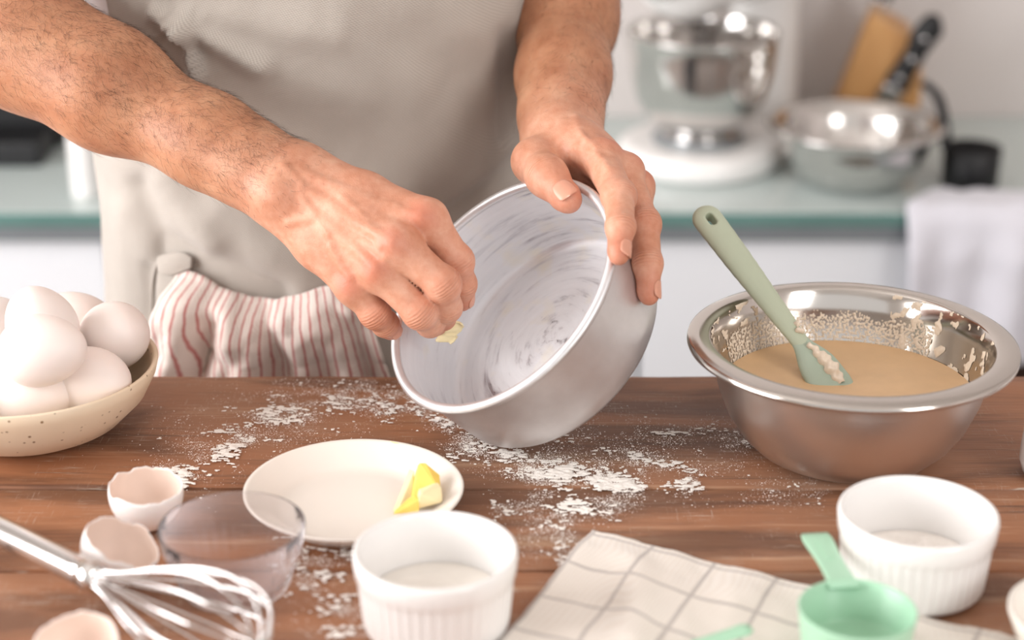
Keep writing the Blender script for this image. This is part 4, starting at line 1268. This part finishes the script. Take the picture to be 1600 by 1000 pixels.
RV_, RF_ = snets(f_rarm, (-0.48, 1.0, 0.02), (0.03, 1.47, 0.56), 0.0017)
LV_, LF_ = snets(f_larm, (-0.06, 1.0, 0.02), (0.14, 1.52, 0.56), 0.0017)
BV_, BF_ = snets(f_body, (-0.42, 1.14, -0.985), (0.11, 1.56, 0.86), 0.009)
BV_[:, 2] = np.maximum(BV_[:, 2], FLOOR_Z + 0.001)
def settle(V, f):
    V = V.astype(np.float32)
    for _ in range(1):
        V = V - grad(f, V) * f(V)[:, None] * 0.9
    return V
RV_ = settle(RV_, f_rarm); LV_ = settle(LV_, f_larm)
def flush_of(V, H):
    a = np.zeros(len(V))
    for k in 'imrp':
        a = np.maximum(a, np.exp(-(np.linalg.norm(V - (H['mc'][k] + H['dn'] * 0.012), axis=1) / 0.010) ** 2))
        for j, s in ((1, 0.011), (2, 0.008)):
            a = np.maximum(a, 0.75 * np.exp(-(np.linalg.norm(V - H['fg'][k][j], axis=1) / s) ** 2))
        a = np.maximum(a, 0.9 * np.exp(-(np.linalg.norm(V - H['fg'][k][3], axis=1) / 0.013) ** 2))
    a = np.maximum(a, 0.8 * np.exp(-(np.linalg.norm(V - H['th'][-1], axis=1) / 0.014) ** 2))
    return a
def arm_of(V, pts):
    d = np.min([np.linalg.norm(V - q, axis=1) for q in pts], axis=0)
    return np.clip(1 - d / 0.12, 0, 1)
V = np.concatenate([RV_, LV_, BV_]); F = np.concatenate([RF_, LF_ + len(RV_), BF_ + len(RV_) + len(LV_)])
flush = np.concatenate([flush_of(RV_, RH), flush_of(LV_, LH), np.zeros(len(BV_))])
def hand_mask(V, H):
    t = (V - H['w']) @ H['ax']
    return 1 - smoothstep(-0.05, 0.04, t)          # 1 on the forearm, 0 on the hand: the forearm is more tanned
tan = np.concatenate([hand_mask(RV_, RH), hand_mask(LV_, LH), np.ones(len(BV_))])
def creases(V, H):
    w = np.zeros(len(V)); ax = np.zeros(len(V))
    J_ = []
    for k in 'imrp':
        q = H['fg'][k]; J_ += [(q[0], q[1], q[2], H['fr'][k][1]), (q[1], q[2], q[3], H['fr'][k][2])]
    J_.append((H['th'][1], H['th'][2], H['th'][3], H['tr'][2]))
    for a, b, c_, r in J_:
        t = c_ - a; t = t / np.linalg.norm(t)
        dn = 2 * b - a - c_; dn = dn - t * (dn @ t)
        if np.linalg.norm(dn) < 1e-4: dn = H['dn']
        dn = dn / np.linalg.norm(dn)
        rel = V - b
        s = rel @ t
        ww = np.exp(-(s / 0.0052) ** 2) * np.clip((rel @ dn) / r * 1.3 - 0.25, 0, 1) * (np.linalg.norm(rel, axis=1) < r * 1.7)
        m = ww > w
        w[m] = ww[m]; ax[m] = s[m]
    return w, ax
crw = [creases(RV_, RH), creases(LV_, LH)]
crease = np.concatenate([crw[0][0], crw[1][0], np.zeros(len(BV_))]); axial = np.concatenate([crw[0][1], crw[1][1], np.zeros(len(BV_))])
def m_skin():
    a = M('skin', '#d9a184', 0.48)
    at = a.node('ShaderNodeAttribute', attribute_name='flush').outputs['Fac']
    tn = a.node('ShaderNodeAttribute', attribute_name='tan').outputs['Fac']
    n1 = a.noise(38, 5, 0.6); n2 = a.noise(160, 4, 0.6)
    base = a.ramp(a.math('ADD', a.math('MULTIPLY', n1, 0.6), a.math('MULTIPLY', n2, 0.4)), [(0.32, '#c08164'), (0.5, '#d0967b'), (0.68, '#dcab92')])
    tanc = a.ramp(n1, [(0.3, '#9c6443'), (0.7, '#b98560')])
    col = a.mix(a.math('MULTIPLY', tn, 0.75), base, tanc)
    col = a.mix(a.math('MULTIPLY', at, 0.68), col, '#bd6750')
    a.set('Base Color', col)
    a.b.inputs['Subsurface Weight'].default_value = 0.22
    a.b.inputs['Subsurface Radius'].default_value = (1.0, 0.42, 0.24)
    a.b.inputs['Subsurface Scale'].default_value = 0.006
    a.b.inputs['Specular IOR Level'].default_value = 0.42
    v = a.node('ShaderNodeTexVoronoi', {'Vector': a.tc(), 'Scale': 720.0}, feature='DISTANCE_TO_EDGE').outputs['Distance']
    fine = a.noise(420, 3, 0.6)
    cw = a.node('ShaderNodeAttribute', attribute_name='crease').outputs['Fac']
    axl = a.node('ShaderNodeAttribute', attribute_name='axial').outputs['Fac']
    wob = a.math('MULTIPLY', a.noise(260, 2), 2.6)
    wr = a.math('SINE', a.math('ADD', a.math('MULTIPLY', axl, 2.0 * math.pi / 0.0021), wob))
    wr = a.math('MULTIPLY', a.math('MULTIPLY', wr, cw), 1.5)
    a.bump(a.math('ADD', wr, a.math('ADD', a.math('MULTIPLY', v, 0.9), a.math('ADD', fine, a.math('MULTIPLY', n2, 1.3)))), 0.42, 0.0004)
    a.set('Roughness', a.ramp(n2, [(0.3, 0.42), (0.7, 0.56)]))
    return a.m
person = mk('person', (V, F), m_skin(), None, attrs={'flush': flush, 'tan': tan, 'crease': crease, 'axial': axial})
tag(person, 'person in a grey linen apron greasing a cake pan with both hands', 'person')

# fingernails
def nail(tip, base, up, w, L, r, back=0.0):
    ax = Vector(tip - base).normalized(); up = Vector(up); up = (up - ax * up.dot(ax)).normalized(); sd = ax.cross(up)
    n, m = 11, 11
    V, F = [], []
    org = Vector(tip)
    for i in range(n):
        for j in range(m):
            u = i / (n - 1) * 2 - 1; v = j / (m - 1)
            lim = math.sqrt(max(0, 1 - (abs(v - 0.5) * 2) ** 5)) if v > 0.5 else (1 - (1 - v * 2) ** 2.6 * 0.55)
            th = u * lim * w / r
            x = -L * 0.62 + L * v + back
            rr = r + 0.0004 - 0.0012 * max(0, v - 0.75) * 4 * 0.35
            V.append(org + ax * x + (sd * math.sin(th) + up * math.cos(th)) * rr)
    for i in range(n - 1):
        for j in range(m - 1): F.append((i * m + j, (i + 1) * m + j, (i + 1) * m + j + 1, i * m + j + 1))
    o = mk('fingernail', (V, F), MAT['nail'], person)
    md = o.modifiers.new('t', 'SOLIDIFY'); md.thickness = 0.0007; md.offset = -1
    return o
def surf_r(f, q, up):
    t = 0.004
    for _ in range(40):
        d = float(f((q + up * t)[None].astype(np.float32))[0])
        if d > -2e-5: break
        t += max(-d * 0.8, 2e-5)
    return t
def put_nail(f, q3, q2, up, w, L, back=0.0):
    ax = q3 - q2; ax = ax / np.linalg.norm(ax); up = np.array(up, np.float32); up = up - ax * (up @ ax); up /= np.linalg.norm(up)
    r = surf_r(f, q3 - ax * 0.002, up)
    nail(q3, q2, up, w, L, r, back)
put_nail(f_larm, LH['th'][3], LH['th'][2], to_cam + np.array((0.10, 0, 0.15)), 0.0078, 0.0150, 0.0035)
put_nail(f_larm, LH['fg']['i'][3], LH['fg']['i'][2], to_cam * 0.75 + np.array((0.75, 0, 0.0)), 0.0060, 0.0120, 0.0015)
put_nail(f_larm, LH['fg']['m'][3], LH['fg']['m'][2], to_cam * 0.45 + np.array((0.95, 0, 0.0)), 0.0058, 0.0120, 0.0015)
put_nail(f_rarm, RH['fg']['p'][3], RH['fg']['p'][2], to_cam + np.array((-0.1, 0, 0.3)), 0.0050, 0.0090)
put_nail(f_rarm, RH['fg']['i'][3], RH['fg']['i'][2], to_cam * 0.5 + np.array((0.85, 0, 0.1)), 0.0056, 0.0105)

# hair on the forearms
def arm_hair(f, V, F, axis_pts, count, side_bias):
    tri = V[F[:, :3]]
    area = np.linalg.norm(np.cross(tri[:, 1] - tri[:, 0], tri[:, 2] - tri[:, 0]), axis=1)
    cen = V[F].mean(1)
    A = np.array(axis_pts)
    # position along the arm, from elbow (0) to wrist (1), a little onto the back of the hand
    seg = A[-1] - A[0]; t = ((cen - A[0]) @ seg) / (seg @ seg)
    nr = grad(f, cen.astype(np.float32))
    w = area * np.clip((t + 0.25) * 3, 0, 1) * np.clip((1.12 - t) * 7, 0, 1) * np.clip(0.25 + nr @ side_bias, 0.06, 1.0)
    w = np.where(t > 1.0, w * 0.35, w)
    idx = rng.choice(len(F), count, p=w / w.sum())
    root = cen[idx] + rng.normal(0, 0.0006, (count, 3))
    n = nr[idx]
    ax = seg / np.linalg.norm(seg)
    tdir = ax[None] + rng.normal(0, 0.38, (count, 3)) + np.cross(np.broadcast_to(ax, (count, 3)), n) * rng.normal(0.25, 0.35, (count, 1))
    tdir -= n * np.einsum('ij,ij->i', tdir, n)[:, None]
    tdir /= np.linalg.norm(tdir, axis=1, keepdims=True)
    L = rng.uniform(0.004, 0.0115, count); L = np.where(t[idx] > 0.97, L * 0.6, L)
    W = 0.000045 + 0.00003 * rng.random(count)
    K = 5
    Vs = np.zeros((count, K, 3, 3)); lift = rng.uniform(0.12, 0.45, count)
    bend = np.cross(n, tdir)
    curl = rng.normal(0, 0.35, count)
    for k in range(K):
        s = k / (K - 1)
        c = root + tdir * (L * s)[:, None] + n * (L * (lift * s - 0.30 * lift * s * s) + 0.0001)[:, None] + bend * (L * curl * s * s)[:, None]
        for j in range(3):
            a = j * 2.094
            Vs[:, k, j] = c + (n * math.cos(a) + bend * math.sin(a)) * (W * (1 - 0.75 * s))[:, None]
    f_ = []
    for k in range(K - 1):
        for j in range(3):
            j2 = (j + 1) % 3
            f_.append([k * 3 + j, k * 3 + j2, (k + 1) * 3 + j2, (k + 1) * 3 + j])
    Fh = (np.arange(count)[:, None, None] * K * 3 + np.array(f_)[None]).reshape(-1, 4)
    o = mk('arm_hair', (Vs.reshape(-1, 3), Fh), MAT['hair'], person)
    o['kind'] = 'stuff'; return o
arm_hair(f_rarm0, RV_, RF_, [RA[0][0], RA[-1][0]], 9000, np.array((0.35, -0.55, 0.55)))
arm_hair(f_larm0, LV_, LF_, [LA[0][0], LA[-1][0]], 4500, np.array((0.55, -0.65, 0.1)))

# head hair, shirt, trousers
def f_hair(p):
    d = ellipsoid(p, HC + [0, 0.022, 0.030], (0.084, 0.098, 0.098))
    cut = (p - HC) @ np.array((0, -0.80, -0.6), np.float32) - 0.030
    return np.maximum(d, cut) + 0.002 * np.sin(p[:, 0] * 260 + np.sin(p[:, 1] * 90) * 2)
mk('hair', snets(f_hair, HC - 0.16, HC + 0.18, 0.005), MAT['hair'], person)
def f_shirt(p):
    d = smin(f_trunk(p, 0.008), f_shoulder(p, 0.009), 0.05)
    for sh, el in ((R_SH, RA[0][0]), (L_SH, LA[0][0])):
        d = smin(d, cap(p, sh, sh + (el - sh) * 0.55, 0.068, 0.062), 0.03)
    # cut away at neck and hem
    neck = 0.085 - np.linalg.norm(p - np.array((TCX, TCY - 0.06, 0.585), np.float32), axis=1)
    d = np.maximum(d, neck)
    d = np.maximum(d, -0.12 - p[:, 2])
    return d + 0.0015 * np.sin(p[:, 2] * 95 + p[:, 0] * 40)
mk('t_shirt', snets(f_shirt, (-0.46, 1.18, -0.14), (0.14, 1.58, 0.60), 0.007), MAT['shirt'], person)
mk('trousers', snets(lambda p: np.maximum(np.maximum(smin(f_legs(p, 0.012), f_trunk(p, 0.006), 0.04), p[:, 2] + 0.12), -0.93 - p[:, 2]), (-0.40, 1.15, -0.96), (0.09, 1.57, -0.1), 0.009), MAT['trouser'], person)

# ------------------------------------------------------------------ apron
def m_apron():
    a = m_fabric('linen_apron', '#a39a91', '#c2bab1', 0.0015, 0.6)
    return a.m
M_APRON = m_apron()
FOLDS = [  # ridge / groove lines in the cloth: x1, y1, x2, y2, width, height (mm)
    ((282, 34), (410, 104), 15, 7.0), ((290, 46), (309, 122), 9, 9.0), ((240, 20), (290, 50), 12, 6.0), ((255, 70), (285, 110), 10, -5.0),
    ((410, 104), (560, 150), 40, 3.0), ((300, 20), (520, 60), 26, 2.5), ((500, 30), (640, 120), 50, 3.5), ((560, 0), (800, 60), 40, 2.0),
    ((640, 60), (760, 190), 50, -3.0), ((222, 290), (258, 388), 18, -4.5), ((196, 250), (238, 390), 30, 3.0), ((262, 280), (330, 380), 26, 4.0),
    ((270, 395), (430, 462), 24, -8.0), ((350, 330), (470, 430), 36, 3.0), ((232, 420), (236, 590), 10, -3.0), ((195, 330), (200, 590), 20, 2.5),
    ((790, 60), (800, 200), 18, -5.0), ((700, 340), (620, 480), 50, -5.0), ((460, 240), (640, 280), 60, 3.0)]
OVER = [(830, 205), (800, 236), (762, 272), (720, 305), (688, 330), (640, 352), (560, 372)]
def pix(x, y, z):
    z -= CAMH; dd = y * CP - z * SP
    return 800 + FPX * x / dd, 500 - FPX * (y * SP + z * CP) / dd
def sst(a, b, x):
    t = min(1.0, max(0.0, (x - a) / (b - a))); return t * t * (3 - 2 * t)
def seg1(px, py, a, b):
    vx, vy = b[0] - a[0], b[1] - a[1]
    t = min(1.0, max(0.0, ((px - a[0]) * vx + (py - a[1]) * vy) / (vx * vx + vy * vy)))
    return px - a[0] - t * vx, py - a[1] - t * vy
def apron_disp(x, y, z):
    px, py = pix(x, y, z)
    s = 0.0
    for a, b, w, h in FOLDS:
        e = seg1(px, py, a, b); d2 = (e[0] * e[0] + e[1] * e[1]) / (w * w)
        if d2 < 9: s += h * 0.0015 * math.exp(-d2)
    s += 0.0045 * fr((x * 8, z * 7, 2.2)) + 0.0009 * fr((x * 40, z * 30, 5.0))
    k = math.exp(-((px - 270) / 45) ** 2 - ((py - 50) / 60) ** 2)
    if k > 0.02: s += k * 0.012 * fr((x * 55, z * 55, 9.0), octv=3)
    s = max(s, -0.0055)
    # the belly hangs over a fold towards the right side: the cloth drops back below this line
    dist = 1e9; sign = 1
    for k in range(len(OVER) - 1):
        a, b = OVER[k], OVER[k + 1]
        dx, dy = seg1(px, py, a, b)
        e = math.hypot(dx, dy)
        if e < dist:
            dist = e; sign = 1 if ((b[0] - a[0]) * dy - (b[1] - a[1]) * dx) < 0 else -1
    st = sst(-12, 16, sign * dist)
    return s, sst(500, 660, px) * (0.0015 * st - 0.017 * (1 - st) * math.exp(-dist / 130))
def apron_ab(z):
    za = min(max(z, TZ[0]), TZ[-1])
    a = float(np.interp(za, TZ, TA)) + 0.016; b = float(np.interp(za, TZ, TB)) + 0.018
    if z < 0.0: a += 0.010 * min(1, -z / 0.3)       # skirt hangs free of the legs
    return a, b, float(np.interp(za, TZ, TY))
def apron_pt(phi, z, off=0.0):
    a, b, cy = apron_ab(z)
    x = TCX + a * math.sin(phi); y = cy - b * math.cos(phi)
    n = Vector((math.sin(phi) / a, -math.cos(phi) / b, 0)).normalized()
    s, drop = apron_disp(x, y, z)
    return Vector((x, y, z)) + n * (s + off) + Vector((0, drop, 0))
def apron_fn(u, v):
    z = -0.52 + 0.98 * v
    l = math.radians(104) - math.radians(56) * float(smoothstep(0.10, 0.25, z)); r = math.radians(104) - math.radians(40) * float(smoothstep(0.16, 0.42, z))
    return apron_pt(-l + (l + r) * u, z)
V, F, UV = gridmesh(190, 230, apron_fn)
ap = mk('apron', (V, F), M_APRON, person)
ap['label'] = 'grey linen apron with pocket'
md = ap.modifiers.new('t', 'SOLIDIFY'); md.thickness = 0.0016; md.offset = -1
def apron_at(px, py, off=0.0):
    """point on the apron's front seen at the pixel"""
    lo, hi = 1.15, 1.43
    for _ in range(16):
        mid = (lo + hi) / 2
        best = P(px, py, mid)
        a, b, cy = apron_ab(best.z)
        if ((best.x - TCX) / a) ** 2 + ((best.y - cy) / b) ** 2 <= 1.0: hi = mid
        else: lo = mid
    phi = math.atan2((best.x - TCX) / a, -(best.y - cy) / b)
    return apron_pt(phi, best.z, off)
# side seam piping of the pocket, its folded corner and the pocket panel
mk('pocket_seam', tube(smooth_path([apron_at(246, 405, 0.002), apron_at(238, 440, 0.002), apron_at(233, 500, 0.002), apron_at(231, 560, 0.002), apron_at(231, 620, 0.002)], 26), 0.0014, 8), M_APRON, ap)
def corner(u, v):
    a = smooth_path([apron_at(247, 402, 0.003), apron_at(264, 398, 0.004), apron_at(282, 396, 0.003), apron_at(298, 404, 0.003)], 12)
    b = smooth_path([apron_at(250, 412, 0.004), apron_at(258, 424, 0.006), apron_at(276, 426, 0.007), apron_at(300, 418, 0.005)], 12)
    i = min(11, int(round(u * 11)))
    q = Vector(a[i]) * (1 - v) + Vector(b[i]) * v
    return q + Vector((0, -0.0015, 0.0)) * math.sin(math.pi * v) * math.sin(math.pi * u)
V, F, UV = gridmesh(12, 8, corner)
o = subsurf(mk('pocket_corner', (V, F), M_APRON, ap), 1)
md = o.modifiers.new('t', 'SOLIDIFY'); md.thickness = 0.0018
def pocket(u, v):
    px = 256 + 344 * u; py = 470 + 130 * v
    return apron_at(px, py, 0.0035)
V, F, UV = gridmesh(40, 16, pocket)
mk('pocket_panel', (V, F), M_APRON, ap)

# ------------------------------------------------------------------ striped towel stuffed in the pocket
def m_stripe():
    a = m_fabric('striped_towel', '#e2d2c8', '#efe5de', 0.0015, 0.5)
    col = a.b.inputs['Base Color'].links[0].from_socket
    s = a.node('ShaderNodeSeparateXYZ', {'Vector': a.tc('UV')})
    wob = a.math('MULTIPLY', a.math('SUBTRACT', a.noise(120, 2), 0.5), 0.25)
    f = a.math('FRACT', a.math('ADD', a.math('MULTIPLY', s.outputs['X'], 26.0), wob))
    d = a.math('ABSOLUTE', a.math('SUBTRACT', f, 0.5))
    a.set('Base Color', a.mix(a.ramp(d, [(0.07, 0.85), (0.15, 0.0)]), col, '#bd6360'))
    return a.m
TOPY = [(0.0, 430), (0.06, 424), (0.14, 432), (0.22, 448), (0.30, 454), (0.38, 462), (0.47, 466), (0.53, 466), (0.58, 462), (0.66, 455), (0.74, 446), (0.82, 440), (0.9, 448), (1.0, 462)]
def towel(u, v):
    ty = float(np.interp(u, [q[0] for q in TOPY], [q[1] for q in TOPY]))
    pxt = 282 + (566 - 282) * u
    pxb = 262 + (604 - 262) * u + 8 * math.sin(u * 9.0)
    px = pxt + (pxb - pxt) * v
    py = ty + (605 - ty) * v
    # bellies of the folds
    sw = u * 1.0 + 0.10 * (v - 0.3) * math.sin(u * 6 + 0.5)
    off = 0.012 + 0.010 * math.sin(sw * 19 + 0.3) * smoothstep(0.0, 0.35, v) + 0.006 * math.sin(sw * 37 + 2 + v * 2.2) * smoothstep(0.1, 0.6, v)
    off += 0.012 * math.exp(-((u - 0.56 - 0.10 * v) / 0.05) ** 2) + 0.010 * math.exp(-((u - 0.90 + 0.02 * v) / 0.06) ** 2) + 0.007 * math.exp(-((u - 0.30 - 0.12 * v) / 0.05) ** 2)
    off += 0.012 * math.sin(math.pi * min(1, v * 1.6)) * 0.8
    off *= (0.35 + 0.65 * float(smoothstep(0.0, 0.14, v)))
    off += 0.0015 * fr((u * 14, v * 9, 1.0))
    return apron_at(px, py, off + 0.004)
V, F, UV = gridmesh(110, 40, towel)
# the cloth's top turns over and runs down into the pocket
rows = 5
NVV = 40
V2 = []; UV2 = []
for i in range(110):
    u = i / 109
    top = Vector(V[i * NVV])
    for k in range(rows, 0, -1):
        V2.append(tuple(top + Vector((0, 0.0022 * k, -0.0042 * k + 0.0022 * (1 if k == 1 else 0)))))
        UV2.append((u, -0.03 * k))
    V2 += V[i * NVV:(i + 1) * NVV]; UV2 += UV[i * NVV:(i + 1) * NVV]
m_ = NVV + rows
F2 = [(i * m_ + j, (i + 1) * m_ + j, (i + 1) * m_ + j + 1, i * m_ + j + 1) for i in range(109) for j in range(m_ - 1)]
o = mk('striped_towel', (V2, F2), m_stripe(), None, uv=UV2)
md = o.modifiers.new('t', 'SOLIDIFY'); md.thickness = 0.0016; md.offset = -1
tag(o, 'cream towel with thin red stripes stuffed in the apron pocket', 'towel')

# ------------------------------------------------------------------ butter paper pinched in the right hand
c = (RH['fg']['r'][3] + RH['fg']['m'][3]) / 2
bc_ = Vector(c) + Vector((0.002, 0.003, -0.004))
def crumple(u, v):
    x, y = (u - 0.5) * 0.026, (v - 0.5) * 0.018
    z = 0.006 * fr((u * 3.2, v * 3.2, 4.0), octv=3) + 0.004 * math.sin(u * 7)
    return Vector((x * 0.8 + z * 0.4, z * 0.9, y + 0.3 * z))
V, F, UV = gridmesh(26, 20, crumple)
o = mk('butter_paper', (V, F), MAT['butter_pale'], None, bc_, (0, math.radians(30), math.radians(-25)))
md = o.modifiers.new('t', 'SOLIDIFY'); md.thickness = 0.0012
tag(o, 'scrap of buttered paper pinched between the fingertips inside the pan', 'paper')
